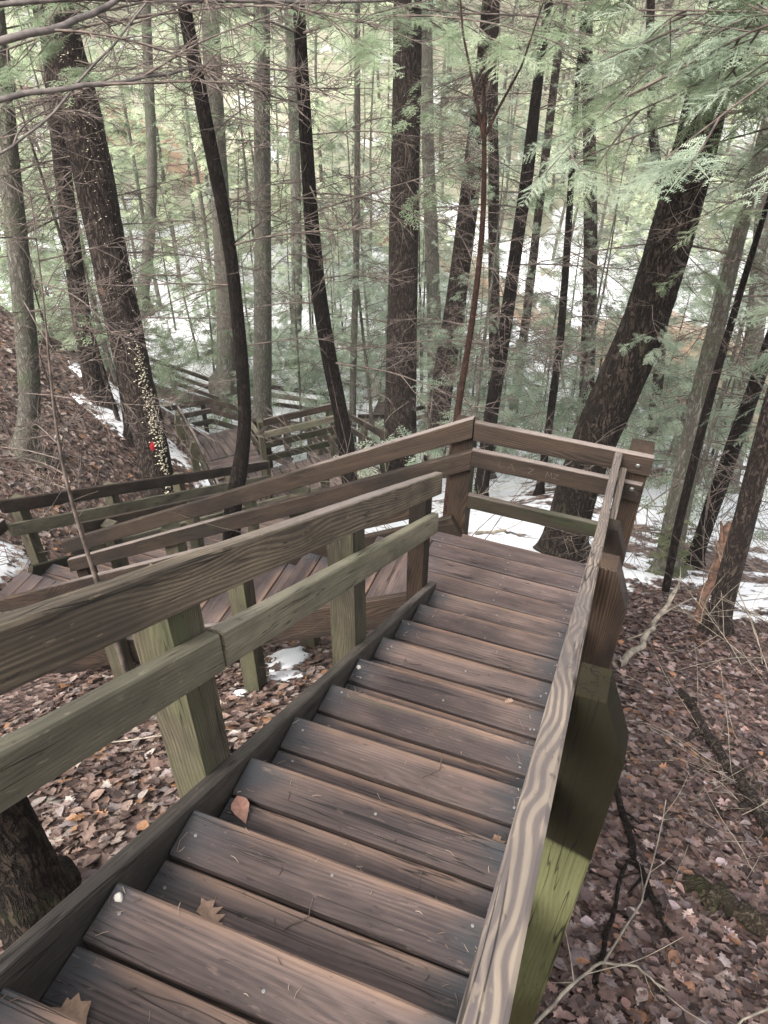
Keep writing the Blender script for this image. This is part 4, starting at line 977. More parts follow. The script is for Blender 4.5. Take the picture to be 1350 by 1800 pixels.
def big_limb(t_, P_, R_, kits, name='limb'):
    acc = Acc(); P_ = np.array(P_, float); n = 26; d = np.linspace(0, len(P_)-1, n)
    Q = np.stack([np.interp(d, np.arange(len(P_)), P_[:, i]) for i in range(3)], 1)
    K = np.ones(5)/5
    for i in range(3):
        e = np.concatenate([[Q[0, i]*2-Q[2, i], Q[0, i]*2-Q[1, i]], Q[:, i], [Q[-1, i]*2-Q[-2, i], Q[-1, i]*2-Q[-3, i]]]); Q[:, i] = np.convolve(e, K, 'valid')
    Q += np.stack([fbm(np.arange(n)*.35, np.full(n, i*9.0))-.5 for i in range(3)], 1)*.05
    rr = np.interp(d, np.arange(len(P_)), R_)*(1+.25*(fbm(np.arange(n)*.8, np.full(n, 3.0))-.5))
    tube(acc, Q, rr, 9); base = Q[0]
    V, F, T = acc.arr()
    o = link(name, pymesh(name, V-base, F, True, M['limb_grey']), t_, Matrix.Translation(Vector(base)))
    for f, az, sc in kits:
        p = Q[int(f*(n-1))]; put_limb(t_, LIMB_BARE[r.randrange(6)], tuple(p), az, sc, r.uniform(-.1, .3), r.uniform(-.5, .5))
big_limb(NW, [(-3.75, -1.6, 2.9), (-2.6, -1.2, 3.05), (-1.62, -.9, 3.19), (-1.50, -.55, 3.20), (-1.42, -.25, 3.27), (-1.3, .1, 3.42), (-1.0, .7, 3.5)], [.04, .026, .016, .014, .012, .009, .005], [(.5, .6, .45), (.6, 1.6, .40), (.7, .3, .5), (.8, 1.9, .4), (.9, 1.0, .35)])
big_limb(NW, [(-3.75, -1.65, 2.7), (-2.6, -1.35, 2.92), (-1.64, -.97, 3.01), (-1.46, -.67, 3.02), (-1.30, -.41, 3.025), (-1.26, -.13, 3.03), (-1.15, .3, 3.0)], [.03, .022, .0125, .011, .009, .006, .003], [(.5, 1.8, .3), (.62, .5, .45), (.75, 1.2, .4), (.88, .4, .3)])
big_limb(NW, [(-3.75, -1.6, 3.2), (-2.9, -1.0, 3.25), (-2.01, -.44, 3.27), (-1.61, .16, 3.22), (-.85, 1.22, 3.14), (-.38, 2.41, 3.14), (.1, 3.3, 3.05)], [.03, .020, .012, .010, .008, .006, .003], [(.4, 1.9, .5), (.5, .4, .5), (.6, 1.6, .5), (.75, .3, .45), (.85, 1.7, .4)])
big_limb(NW, [(-3.75, -1.7, 2.3), (-3.2, -.9, 2.35), (-2.62, -.11, 2.46), (-2.2, .0, 2.66), (-1.82, .23, 3.05), (-1.5, .5, 3.4)], [.02, .013, .008, .007, .006, .003], [(.4, 1.3, .5), (.55, 2.2, .5), (.7, .6, .45), (.85, 1.2, .4)])

# ------------------------------------------------------------------ understory and far trees
def crown_arrays(rng, h, wid, nl, lvl, bare_low=.2, curl=0.0):
    """whole small conifer: trunk, crown wood, needles; limbs in flat tiers, wide gaps between them"""
    wd = Acc(); nd = Acc(); kits = [limb_parts(rng, 2.0, lvl, rng.uniform(.0, .3), droop=.03, dens=.55, r0=.011) for _ in range(4)]
    ka = [(a.arr(), b.arr()) for a, b in kits]
    for i in range(nl):
        f = (i+rng.uniform(0, 1))/nl; z = h*(.10+.88*f); az = rng.uniform(0, 2*math.pi)
        sc = wid/2.0*(1.05-f*.85)*rng.uniform(.6, 1.1); (wv, wf, wt), (nv, nf, nt_) = ka[rng.integers(4)]
        c, s_ = math.cos(az), math.sin(az); pt = rng.uniform(-.15, .25)
        Rm = np.array([[c, -s_, 0], [s_, c, 0], [0, 0, 1.0]]) @ np.array([[math.cos(pt), 0, -math.sin(pt)], [0, 1, 0], [math.sin(pt), 0, math.cos(pt)]])
        off = np.array([.03*math.sin(z), .03*math.cos(z*1.3), z])
        wd.add(wv*sc @ Rm.T+off, wf, wt)
        if not (f < bare_low and rng.random() < .7): nd.add(nv*sc @ Rm.T+off, nf, np.clip(nt_+rng.normal(0, .1), 0, 1))
    tk = Acc(); zs = np.linspace(-.4, h*1.0, 12)
    tube(tk, np.stack([.03*np.sin(zs), .03*np.cos(zs*1.3), zs], 1), np.linspace(.015+h*.0055, .008, 12), 8)
    return tk, wd, nd
CONES = []
for i in range(5):
    h = (5.5, 7.0, 8.5, 6.2, 9.5)[i]; tk, wd, nd = crown_arrays(rng, h, (1.9, 2.3, 2.6, 2.6, 2.4)[i], (34, 40, 46, 34, 50)[i], 0, (.15, .2, .3, .1, .35)[i])
    CONES.append((h, tk.mesh('trunk', M['bark'], True), wd.mesh('branches', M['twig']), nd.mesh('needles', M['needle'])))
FINE = []
for i in range(2):
    h = (6.0, 7.5)[i]; tk, wd, nd = crown_arrays(rng, h, (2.3, 2.7)[i], (34, 38)[i], 1, .08)
    FINE.append((h, tk.mesh('trunk', M['bark'], True), wd.mesh('branches', M['twig']), nd.mesh('needles', M['needle'])))
GROUPED = []
def cone_tree(x, y, i, sc, label, group, mats, nm='hemlock_tree', cat='tree', sunk=0.0):
    h, tk, wd, nd = CONES[i] if i >= 0 else FINE[-1-i]; z = tz(x, y)-.05; az = random.uniform(0, 6.28)
    t_ = bpy.data.objects.new(nm, None); COL.objects.link(t_); t_.location = (x, y, z); t_.empty_display_size = .1
    t_.rotation_euler = (random.gauss(0, .03), random.gauss(0, .03), az); t_.scale = (sc, sc, sc*random.uniform(.95, 1.15))
    tag(t_, label, cat, group); GROUPED.append((t_, h*sc))
    for nm_, me, mt in (('trunk', tk, mats[0]), ('branches', wd, mats[1]), ('needles', nd, mats[2])):
        o = bpy.data.objects.new(nm_, me); COL.objects.link(o); o.parent = t_
        if nm_ != 'trunk': o['kind'] = 'stuff'
        o.material_slots[0].link = 'OBJECT'; o.material_slots[0].material = M[mt]
    return t_
r = random.Random(77)
def clear(x, y):
    if y < 6.5 and -7.5 < x < 2.8: return False
    v = P2(0, 0); a_ = (x*E1.x+y*E1.y); b_ = (x*E2.x+y*E2.y)
    if -.5 < a_ < 4 and -11.8 < b_ < -6.5: return False
    if -11 < x < -3.0 and 8.0 < y < 12.0: return False
    if -14 < x < -4 and 12.6 < y < 15.5: return False
    return True
# open understory on the near slopes and the flat: light, so that snow and walkways show through
spots = []
def scatter(n, qa, qb, aa, ab, mind):
    out = []; t = 0
    while len(out) < n and t < 6000:
        t += 1; q = r.uniform(qa, qb); an = r.uniform(aa, ab)-.347      # view azimuth, radians
        x = CAM.x+math.sin(an)*q; y = CAM.y+math.cos(an)*q
        if not clear(x, y): continue
        if stream_d(np.array([x]), np.array([y]))[0] < 2.6: continue
        if any((x-a)**2+(y-b)**2 < mind*mind for a, b, _ in spots): continue
        out.append((x, y, q)); spots.append((x, y, q))
    return out
for x, y, q in scatter(17, 12, 24, .10, .48, 1.6):
    cone_tree(x, y, r.choice((-1, -2)), r.uniform(.65, 1.05), 'bluish green hemlock growing from the snow right of the landing', 'understory hemlocks right of the landing', ('bark_grey', 'twig', 'needle_blue'))
for x, y, q in scatter(14, 14, 26, -.46, -.16, 1.7):
    cone_tree(x, y, r.choice((-1, -2)), r.uniform(.65, 1.05), 'feathery green hemlock behind the leafy bank on the left', 'understory hemlocks behind the leafy bank', ('bark_grey', 'twig', 'needle'))
for x, y, q in scatter(13, 16, 27, -.20, .12, 1.8):
    cone_tree(x, y, r.choice((-1, -2)), r.uniform(.8, 1.1), 'hemlock standing on the snowy flat behind the lower platform', 'hemlocks on the snowy flat', ('bark_grey', 'twig', 'needle_blue'))
for x, y, q in scatter(80, 28, 42, -.48, .50, 2.2):
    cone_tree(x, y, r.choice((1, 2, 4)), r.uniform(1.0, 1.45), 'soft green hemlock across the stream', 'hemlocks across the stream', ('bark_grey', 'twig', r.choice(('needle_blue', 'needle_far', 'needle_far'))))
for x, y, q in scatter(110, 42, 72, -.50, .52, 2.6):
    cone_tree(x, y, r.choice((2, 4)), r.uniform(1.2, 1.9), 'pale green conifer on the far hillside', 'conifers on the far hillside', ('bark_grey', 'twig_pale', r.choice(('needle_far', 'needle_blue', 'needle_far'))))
# bare saplings
BARE = []
for i in range(4):
    tk = Acc(); h = (3.5, 5, 7, 9)[i]; n = 14; zs = np.linspace(-.3, h, n)
    tube(tk, np.stack([.12*fbm(zs*.5, zs*0+i)*zs*.3, .1*fbm(zs*.5, zs*0+i+5)*zs*.3, zs], 1), np.linspace(.012+h*.005, .004, n), 6)
    wd = Acc()
    for j in range(int(h*4)):
        z = rng.uniform(.15, .98)*h; az = rng.uniform(0, 6.28); L = (1.4-z/h*.9)*rng.uniform(.4, .9)*h*.16+.3
        C1, d1 = curve((0, 0, z), (math.cos(az), math.sin(az), rng.uniform(.1, .9)), L, 7, .08, rng, .0); tube(wd, C1, np.linspace(.007, .002, 8), 3)
        for k in range(5):
            p, d = at_curve(C1, rng.uniform(.2, 1)); C2, _ = curve(p, d+rng.normal(0, .6, 3), L*rng.uniform(.2, .5), 4, .1, rng); tube(wd, C2, np.linspace(.0036, .0016, 5), 3)
    BARE.append((tk.mesh('trunk', M['bark_grey'], True), wd.mesh('branches', M['twig'])))
def bare_tree(x, y, i, sc, label, group, mats, nm='sapling'):
    t_ = bpy.data.objects.new(nm, None); COL.objects.link(t_); t_.location = (x, y, tz(x, y)-.03); t_.empty_display_size = .1
    t_.rotation_euler = (random.gauss(0, .06), random.gauss(0, .06), random.uniform(0, 6.28)); t_.scale = (sc,)*3
    tag(t_, label, nm if nm == 'sapling' else 'tree', group); GROUPED.append((t_, (3.5, 5, 7, 9)[i]*sc))
    for nm_, me, mt in (('trunk', BARE[i][0], mats[0]), ('branches', BARE[i][1], mats[1])):
        o = bpy.data.objects.new(nm_, me); COL.objects.link(o); o.parent = t_
        if nm_ != 'trunk': o['kind'] = 'stuff'
        o.material_slots[0].link = 'OBJECT'; o.material_slots[0].material = M[mt]
for x, y, q in scatter(34, 12, 28, -.46, .48, .9):
    bare_tree(x, y, r.choice((0, 1, 2)), r.uniform(.7, 1.1), 'leafless thin sapling in the snow among the hemlocks', 'leafless saplings on the valley floor', ('bark', r.choice(('twig', 'twig_pale'))))
for x, y, q in scatter(20, 30, 62, -.48, .50, 1.6):
    bare_tree(x, y, r.choice((2, 3)), r.uniform(1.0, 1.7), 'leafless grey tree on the far side of the stream', 'leafless trees across the stream', ('bark_grey', 'twig_pale'), 'bare_tree')
# named bare brush by the platform and the bank
def brush(x, y, n, hgt, label, mat, spread=.5, cat='shrub', lean=(0, 0)):
    acc = Acc(); z = tz(x, y)
    for i in range(n):
        az = rng.uniform(0, 6.28); e = rng.uniform(.3, 1.3)
        C1, _ = curve((rng.normal(0, spread*.25), rng.normal(0, spread*.25), -.05), (math.cos(az)*spread+lean[0], math.sin(az)*spread+lean[1], e), hgt*rng.uniform(.6, 1.1), 9, .07, rng, .015)
        tube(acc, C1, np.linspace(.006, .0022, 10), 3)
        for k in range(6):
            p, d = at_curve(C1, rng.uniform(.25, 1)); C2, _ = curve(p, d+rng.normal(0, .6, 3), hgt*rng.uniform(.15, .4), 5, .12, rng); tube(acc, C2, np.linspace(.0034, .0016, 6), 3)
    o = link('bare_shrub', acc.mesh('bare_shrub', M[mat]), None, Matrix.Translation((x, y, z))); return tag(o, label, cat)
brush(-4.9, 6.9, 16, 2.6, 'pale twiggy brush arching over the rails of the lower platform', 'twig_pale', .8)
brush(-6.4, 9.0, 14, 2.2, 'tangle of thin grey twigs behind the ramp', 'twig', .9)
brush(-2.0, 5.6, 14, 2.4, 'twiggy brush growing up behind the slanting handrail near the landing', 'twig_pale', .7)
brush(-5.9, 1.6, 12, 2.2, 'thin bare bush on the leafy bank at the left edge', 'twig', .9)
brush(-6.6, 3.0, 12, 2.0, 'bare bush on the bank in front of the broad shaded trunk', 'twig', .9)
brush(2.7, 1.8, 12, 1.5, 'straw coloured brush on the slope at the right edge', 'twig_pale', .9, lean=(-.4, 0))
brush(2.5, 3.6, 14, 2.2, 'tangled brush between the trunks on the right', 'twig', .9)
brush(-.55, 1.5, 10, 2.6, 'fine twigs rising just beyond the corner of the landing', 'twig', .5)
brush(2.9, 2.9, 14, 2.4, 'bare brown shrub at the right border above the snow', 'twig', .9)

for (x, y, n, hh, mt, lb) in ((-10.5, 16.2, 18, 2.0, 'twig', 'dense brown brush on the flat behind the distant rail'), (-12.6, 15.6, 18, 2.2, 'twig_pale', 'pale brush at the left end of the distant rail'), (-9.0, 17.5, 16, 1.8, 'twig', 'dark low brush by the mossy boulder'), (-7.0, 17.0, 14, 1.6, 'twig', 'low brush on the snow behind the narrow boardwalk'),
                              (-6.8, 12.6, 14, 1.8, 'twig_pale', 'thin brush between the platform and the distant rail'), (-1.8, 9.6, 16, 2.0, 'twig', 'brown brush in the snow beyond the slender leaning trunk'), (.6, 9.9, 16, 2.2, 'twig_pale', 'pale brush in the snow below the big leaning trunk'), (2.9, 9.0, 16, 2.2, 'twig', 'brown brush in the snow behind the right hand trunks'),
                              (-3.0, 12.8, 14, 1.8, 'twig_pale', 'pale brush beside the stout central trunk'), (2.2, 6.4, 14, 1.8, 'twig', 'thin brush on the snow slope behind the mossy footed trunk'), (-8.7, 8.4, 14, 1.7, 'twig', 'bare shrub at the top of the leafy bank'), (3.6, 5.4, 14, 2.0, 'twig_pale', 'straw coloured shrub on the snow at the right border')):
    brush(x, y, n+8, hh, lb, mt, .8)

# ------------------------------------------------------------------ fallen leaves
def leaf_var(rng, kind):
    """lobed oak or maple blade, folded along its midrib, about one unit long"""
    if kind == 'oak': L = [(0, 0), (.18, .05), (.24, .20), (.34, .10), (.42, .30), (.52, .13), (.62, .36), (.70, .15), (.84, .24), (.90, .08), (1, 0)]
    elif kind == 'maple': L = [(0, 0), (.05, .12), (-.02, .34), (.20, .30), (.30, .58), (.42, .36), (.52, .42), (.58, .20), (.78, .22), (.80, .08), (1, 0)]
    else: L = [(0, 0), (.12, .12), (.30, .24), (.50, .28), (.70, .21), (.88, .09), (1, 0)]
    cu = rng.uniform(-.5, .7); fold = rng.uniform(-.5, .6); tw = rng.uniform(-.5, .5); V = []; F = []
    def bend(x, y):
        return (x-.5, y, .30*cu*((x-.5)**2)*2+abs(y)*fold+tw*(x-.5)*y+rng.normal(0, .015))
    n = len(L); mid = [bend(x, 0) for x, _ in L]; a = [bend(x, yv*rng.uniform(.85, 1.1)) for x, yv in L]; b = [bend(x, -yv*rng.uniform(.85, 1.1)) for x, yv in L]
    V = mid+a+b
    for i in range(n-1):
        if i == 0: F += [(0, 1, n+1, n+1), (0, 2*n+1, 1, 1)]
        elif i == n-2: F += [(i, i+1, n+i, n+i), (i, 2*n+i, i+1, i+1)]
        else: F += [(i, i+1, n+i+1, n+i), (i, 2*n+i, 2*n+i+1, i+1)]
    return np.array(V), np.array(F)
rl = np.random.default_rng(9)
LV = [leaf_var(rl, k) for k in ('oak', 'maple', 'oak', 'beech', 'maple', 'oak', 'beech')]
PAL = np.array([(.33, .225, .185), (.25, .155, .125), (.185, .112, .092), (.11, .070, .060), (.42, .32, .27), (.50, .41, .37), (.34, .17, .09), (.075, .050, .046), (.24, .165, .15), (.33, .26, .25)])
def leaf_field(n, xa, xb, ya, yb, keep, size=(.07, .125), wet=False):
    x = rl.uniform(xa, xb, n); y = rl.uniform(ya, yb, n); k = keep(x, y); x = x[k]; y = y[k]; n = len(x)
    z = terr(x, y)+(fbm(x*3.1, y*3.1, 3)-.5)*.07+rl.uniform(.0, .045, n)
    az = rl.uniform(0, 6.283, n); tx = rl.normal(0, .24, n); ty = rl.normal(0, .24, n); s = rl.uniform(size[0], size[1], n)*np.where(rl.random(n) < .3, .65, 1); vi = rl.integers(0, len(LV), n)
    ci = rl.choice(len(PAL), n, p=[.14, .15, .17, .13, .07, .04, .05, .10, .10, .05]); c = PAL[ci]*rl.uniform(.75, 1.2, (n, 1))
    if not wet: c = c*np.array([[.84, .87, .84]])
    if wet: c = c*np.where(rl.random((n, 1)) < .10, 1.2, .56)*np.array([[.96, .94, 1.0]])*(.75+.5*fbm(x*1.3, y*1.3)[:, None])
    Vs = []; Fs = []; Cs = []; off = 0
    for v in range(len(LV)):
        m = np.where(vi == v)[0]
        if not len(m): continue
        LVv, LF = LV[v]; a = az[m]; ca, sa = np.cos(a), np.sin(a)
        P = LVv[None]*s[m][:, None, None]
        zz = P[:, :, 2]+P[:, :, 0]*np.tan(np.clip(tx[m], -1, 1))[:, None]+P[:, :, 1]*np.tan(np.clip(ty[m], -1, 1))[:, None]
        gx_ = (terr(x[m]+.05, y[m])-terr(x[m]-.05, y[m]))/.1; gy_ = (terr(x[m], y[m]+.05)-terr(x[m], y[m]-.05))/.1
        X_ = P[:, :, 0]*ca[:, None]-P[:, :, 1]*sa[:, None]; Y_ = P[:, :, 0]*sa[:, None]+P[:, :, 1]*ca[:, None]
        Z_ = zz+X_*gx_[:, None]+Y_*gy_[:, None]
        V = np.stack([X_+x[m][:, None], Y_+y[m][:, None], Z_+z[m][:, None]], 2).reshape(-1, 3)
        F = (LF[None]+(np.arange(len(m))*len(LVv))[:, None, None]).reshape(-1, 4)+off
        Vs.append(V); Fs.append(F); Cs.append(np.repeat(c[m], len(LVv), axis=0)); off += len(V)
    return np.vstack(Vs), np.vstack(Fs), np.vstack(Cs)
def offdeck(x, y):
    a = (x > -.06) & (x < Wd+.05) & (y < .85)
    return ~a
def snowfree(x, y): return (S_at(x, y)+rl.normal(0, .05, len(x)) < .50)
def S_at(x, y):
    s = smin(2.3, 3.9, y+.12*x)*np.where(x > -3.2, 1, 0)*.66
    s = np.maximum(s,   .68*smin(7.6, 9.5, y-.05*x))
    s = np.where((x < -5.5) & (y > 5.2) & (y < 9), np.maximum(s, .30), s)
    s = s+.08*smin(10, 14, y); s = s+(fbm(x*.55, y*.55)-.5)*.85+(fbm(x*1.2+y*.5, y*4.2-x, 3)-.5)*.34
    return np.where(y < 1.9, 0.0, s)
parts_ = [leaf_field(30000, .4, 4.2, -3.3, 4.5, lambda x, y: (x > .80) & snowfree(x, y), size=(.045, .098), wet=True),
          leaf_field(9000, -3.2, .1, -3.4, .9, lambda x, y: (x < .02)),
          leaf_field(2500, -4.5, 1.0, .6, 5.5, lambda x, y: snowfree(x, y)),
          leaf_field(15000, -10.5, -4.8, -1.0, 9.5, lambda x, y: snowfree(x, y), size=(.08, .14))]
def merge(ps):
    off = 0; V = []; F = []; C = []
    for v, f, c in ps: V.append(v); F.append(f+off); C.append(c); off += len(v)
    return np.vstack(V), np.vstack(F), np.vstack(C)
def leaf_obj(name, V, F, C, kind=True):
    tri = F[:, 2] == F[:, 3]; base = V.mean(0)
    me = bpy.data.meshes.new(name); nq, nt3 = int((~tri).sum()), int(tri.sum())
    fq = F[~tri]; ft = F[tri][:, :3]
    li = np.concatenate([fq.ravel(), ft.ravel()]).astype(np.int32)
    me.vertices.add(len(V)); me.vertices.foreach_set('co', (V-base).astype(np.float32).ravel())
    me.loops.add(len(li)); me.loops.foreach_set('vertex_index', li)
    me.polygons.add(nq+nt3); ls = np.concatenate([np.arange(nq)*4, nq*4+np.arange(nt3)*3]).astype(np.int32); me.polygons.foreach_set('loop_start', ls)
    try: me.polygons.foreach_set('loop_total', np.concatenate([np.full(nq, 4), np.full(nt3, 3)]).astype(np.int32))
    except Exception: pass
    me.update(calc_edges=True)
    a = me.attributes.new('tint', 'FLOAT_COLOR', 'POINT'); a.data.foreach_set('color', np.hstack([C, np.ones((len(C), 1))]).astype(np.float32).ravel())
    me.materials.append(M['leaf'])
    o = link(name, me, None, Matrix.Translation(Vector(base)))
    return o
for nm, ps, lb in (('leaf_litter', parts_[:1], 'damp purplish brown oak and maple leaves covering the slope right of the stairs'), ('leaf_litter', parts_[1:3], 'fallen leaves on the ground left of and below the stairs'), ('leaf_litter', parts_[3:], 'brown leaves covering the steep bank on the left')):
    tag(leaf_obj(nm, *merge(ps)), lb, 'fallen leaves', None, 'stuff')
# single leaves lying on the treads
def tread_z(y): 
    return 0.0 if y > 0 else (int(-y/T_)+1)*H_
LD = [(.20, -2.74, 'pale curled oak leaf against the left stringer', (.42, .27, .18), .11), (.075, -3.09, 'tan leaf in the corner of the lowest tread in the picture', (.40, .26, .17), .10), (.10, -3.50, 'crumpled pale leaf beside the left stringer near the bottom', (.42, .36, .29), .08),
      (.62, -3.30, 'dark wet leaf stuck to the nearest full tread', (.045, .03, .028), .15), (.80, -3.10, 'small pale oak leaf at the right end of a tread', (.45, .34, .28), .08), (.83, -2.10, 'brown leaf curled against the right rail halfway down', (.36, .22, .15), .08),
      (.06, -2.36, 'reddish brown leaf standing against the left stringer', (.38, .20, .15), .10), (.05, -1.83, 'tan leaf on the fifth tread from the landing by the left stringer', (.34, .24, .17), .07), (.33, -3.42, 'small torn leaf on the lowest tread', (.40, .33, .27), .07),
      (.70, -1.25, 'tiny leaf scrap on a tread near the landing', (.30, .2, .14), .05)]
for i, (x, y, lb, c, s) in enumerate(LD):
    v, f = LV[i % len(LV)]; a = random.uniform(0, 6.28); V = v*s; V = np.stack([V[:, 0]*math.cos(a)-V[:, 1]*math.sin(a), V[:, 0]*math.sin(a)+V[:, 1]*math.cos(a), V[:, 2]-V[:, 2].min()+.002], 1)
    V = V+np.array([x, y, tread_z(y)]); o = leaf_obj('fallen_leaf', V, f, np.tile(np.array(c), (len(V), 1))); tag(o, lb, 'leaf')
# needle and crumb debris on the treads
acc = Acc()
for i in range(520):
    side = r.random(); y = r.uniform(-3.9, -.05); x = r.choice((abs(r.gauss(0, .05))+.01, Wd-abs(r.gauss(0, .05))-.01, r.uniform(0, Wd), r.uniform(0, Wd)))
    if not 0 < x < Wd: continue
    L = r.choice((.012, .02, .03, .06 if r.random() < .3 else .02)); a = r.uniform(0, 6.28); z = tread_z(y)+.0025
    if abs((-y) % T_-.145) < .012: continue
    P_ = np.array([(x-math.cos(a)*L/2, y-math.sin(a)*L/2, z), (x+math.sin(a)*L*.12, y+math.cos(a)*L*.12, z+.001), (x+math.cos(a)*L/2, y+math.sin(a)*L/2, z)])
    tube(acc, P_, [.0010, .0013, .0008], 3, r.random())
t = NT('debris'); at = t.n('ShaderNodeAttribute'); at.attribute_name = 'tint'
M['debris'] = t.done(t.ramp(at.outputs['Fac'], [(0, (.04, .025, .02)), (.5, (.16, .10, .07)), (1, (.42, .34, .26))]), .8)
o = link('needle_debris', acc.mesh('needle_debris', M['debris']), None, Matrix.Identity(4)); tag(o, 'scattered needles and bits of twig on the treads', 'debris', None, 'stuff')
def blob(name, loc, sx, sy, sz, mat, seed, label=None, cat=None, n=10, flat_=False, jag=.35):
    V = []; F = []; rings = 6; rr = random.Random(seed)
    for i in range(rings):
        t_ = i/(rings-1)*math.pi/2; q = math.cos(t_)
        for k in range(n*2):
            a = math.pi*k/n; e = 1+jag*(fbm(np.array([math.cos(a)*1.7+seed*3.1]), np.array([math.sin(a)*1.7+seed]), 3)[0]-.5)*2
            e2 = 1+.15*(rr.random()-.5)
            V.append((math.cos(a)*q*e*sx*e2, math.sin(a)*q*e*sy*e2, math.sin(t_)*sz-(.03 if i == 0 else 0)))
    m = n*2
    for i in range(rings-1):
        for k in range(m): a = i*m+k; b = i*m+(k+1) % m; F.append((a, b, b+m, a+m))
    V2 = []
    for (x, y, z) in V:
        wx, wy = loc[0]+x, loc[1]+y; V2.append((x, y, z+(tz(wx, wy)-tz(loc[0], loc[1]) if flat_ else 0)))
    o = link(name, pymesh(name, V2, F, True, mat), None, Matrix.Translation(loc)); return tag(o, label, cat)
for i, (x, y, lb) in enumerate(((.045, -3.42, 'larger white pebble by the left stringer at the bottom'), (.10, -3.60, 'grey pebble among the wet debris at the bottom'), (.03, -2.83, 'white pebble on the end of a tread'), (.02, -1.30, 'small white pebble on the fifth tread'))):
    blob('pebble', (x, y, tread_z(y)), .013, .011, .011, M['pebble'], i+3, lb, 'pebble', 5)
# snow patches
for i, (x, y, a, b, lb) in enumerate(((-1.42, .50, .20, .30, 'small snow patch on the leaves between the left handrail posts'), (-1.25, .12, .20, .13, 'lower lobe of the little snow patch seen below the middle rail'), (-1.42, -.22, .07, .05, 'tiny lump of snow below the little snow patch'),
                                      (-5.35, 3.3, .28, .5, 'snow patch beside the foot of the fungus covered trunk'), (-7.5, 6.4, 1.0, .55, 'broad snow patch on the bank left of the fungus covered trunk'), (-5.9, 1.4, .35, .5, 'snow patch at the left edge behind the slanting rails'),
                                      (-4.95, 2.5, .12, .5, 'strip of snow between the slanting rails'), (-5.1, 4.0, .12, .35, 'thin strip of snow behind the middle board of the slanting handrail'), (-8.6, 7.2, .9, .35, 'long snow streak along the top of the leafy bank'))):
    blob('snow_patch', (x, y, tz(x, y)+.005), a, b, .05, M['snow'], i+20, lb, 'snow', 12, True)
# boulders by the stream
for i, (x, y, a, lb) in enumerate(((2.6, 21.0, .8, 'grey boulder at the edge of the orange stream'), (4.4, 21.2, .5, 'smaller boulder right of the grey one by the stream'), (-7.6, 17.6, .9, 'dark snow edged rock on the flat behind the steep steps'), (.6, 8.6, .5, 'mossy rock in the snow beyond the landing'), (-12.5, 17.5, 1.6, 'mossy dark rock ledge beyond the distant rail'), (-10.0, 18.3, 1.3, 'green mossy boulder behind the grey green trunk'), (-3.0, 26.5, .9, 'rock on the far bank of the stream'))):
    blob('boulder', (x, y, tz(x, y)-.12), a*.8, a*.5, a*.32, M['rock'], i+40, lb, 'rock', 14, False, 1.1)
# ------------------------------------------------------------------ sticks and logs
def stick(name, pts, R_, mat, label, cat='branch', kids=0, seed=1, parent=None):
    acc = Acc(); rg = np.random.default_rng(seed); P_ = np.array(pts, float); n = 5*(len(P_)-1)+1; d = np.linspace(0, len(P_)-1, n)
    Q = np.stack([np.interp(d, np.arange(len(P_)), P_[:, i]) for i in range(3)], 1)+rg.normal(0, R_[0]*.35, (n, 3)); rr = np.interp(d, np.arange(len(P_)), np.linspace(R_[0], R_[1], len(P_)))
    tube(acc, Q, rr*(1+rg.normal(0, .08, n)), 8)
    for k in range(kids):
        p, dd = at_curve(Q, rg.uniform(.2, .9)); C2, _ = curve(p, dd*.8+rg.normal(0, .5, 3)*np.array([1, 1, .4]), rg.uniform(.12, .5), 5, .12, rg); C2[:, 2] = np.maximum(C2[:, 2], terr(C2[:, 0], C2[:, 1])+.01); tube(acc, C2, np.linspace(R_[1]*.7, R_[1]*.25, 6), 4)
    b = Q[0].copy(); V, F, T = acc.arr()
    o = link(name, pymesh(name, V-b, F, True, M[mat]), None, Matrix.Translation(Vector(b))); return tag(o, label, cat)
def gp(x, y, h=.03): return (x, y, tz(x, y)+h)
stick('fallen_branch', [gp(1.29, -.55, .12), gp(1.38, -.85, .06), gp(1.47, -1.2, .05), gp(1.60, -1.55, .05)], (.022, .014), 'bark_dark', 'dark fallen branch beside the tallest post on the right slope', kids=4, seed=2)
stick('fallen_branch', [gp(1.28, 1.05, .05), gp(1.45, 1.55, .10), gp(1.60, 2.2, .22), (1.76, 2.75, tz(1.76, 2.75)+.45)], (.032, .018), 'twig_pale', 'pale crooked branch pointing uphill right of the landing', kids=5, seed=4)
stick('fallen_branch', [gp(1.08, -2.25, .04), gp(1.20, -2.02, .07), gp(1.31, -1.86, .08), gp(1.46, -1.79, .05), gp(1.60, -1.85, .03)], (.008, .004), 'twig_pale', 'thin pale forked stick in the bottom right', kids=5, seed=6)
stick('fallen_branch', [gp(1.32, -1.86, .08), gp(1.47, -1.45, .10), gp(1.55, -1.0, .12), gp(1.58, -.7, .2)], (.005, .0025), 'twig_pale', 'long thin twig rising from the forked stick', kids=4, seed=7)
stick('fallen_branch', [gp(1.62, -2.25, .1), gp(1.85, -1.9, .12), gp(2.2, -1.6, .2), gp(2.5, -1.5, .3)], (.006, .003), 'twig_pale', 'pale twig entering from the bottom right corner', kids=4, seed=8)
stick('log', [gp(1.72, -1.15, .03), gp(1.90, -1.24, .05), gp(2.15, -1.30, .05), gp(2.5, -1.42, .05)], (.055, .05), 'log', 'rotting log with green moss at the right edge', 'log', kids=0, seed=9)
stick('fallen_branch', [gp(1.78, .95, .06), gp(1.95, .35, .07), gp(2.1, -.1, .08), gp(2.22, -.55, .08)], (.030, .040), 'bark', 'decaying brown branch lying down the slope at the right', kids=3, seed=10)
stick('fallen_branch', [gp(1.30, -1.95, .03), gp(1.36, -1.5, .05), gp(1.40, -1.2, .05)], (.012, .009), 'bark_dark', 'short dark stick half buried in wet leaves', kids=2, seed=11)
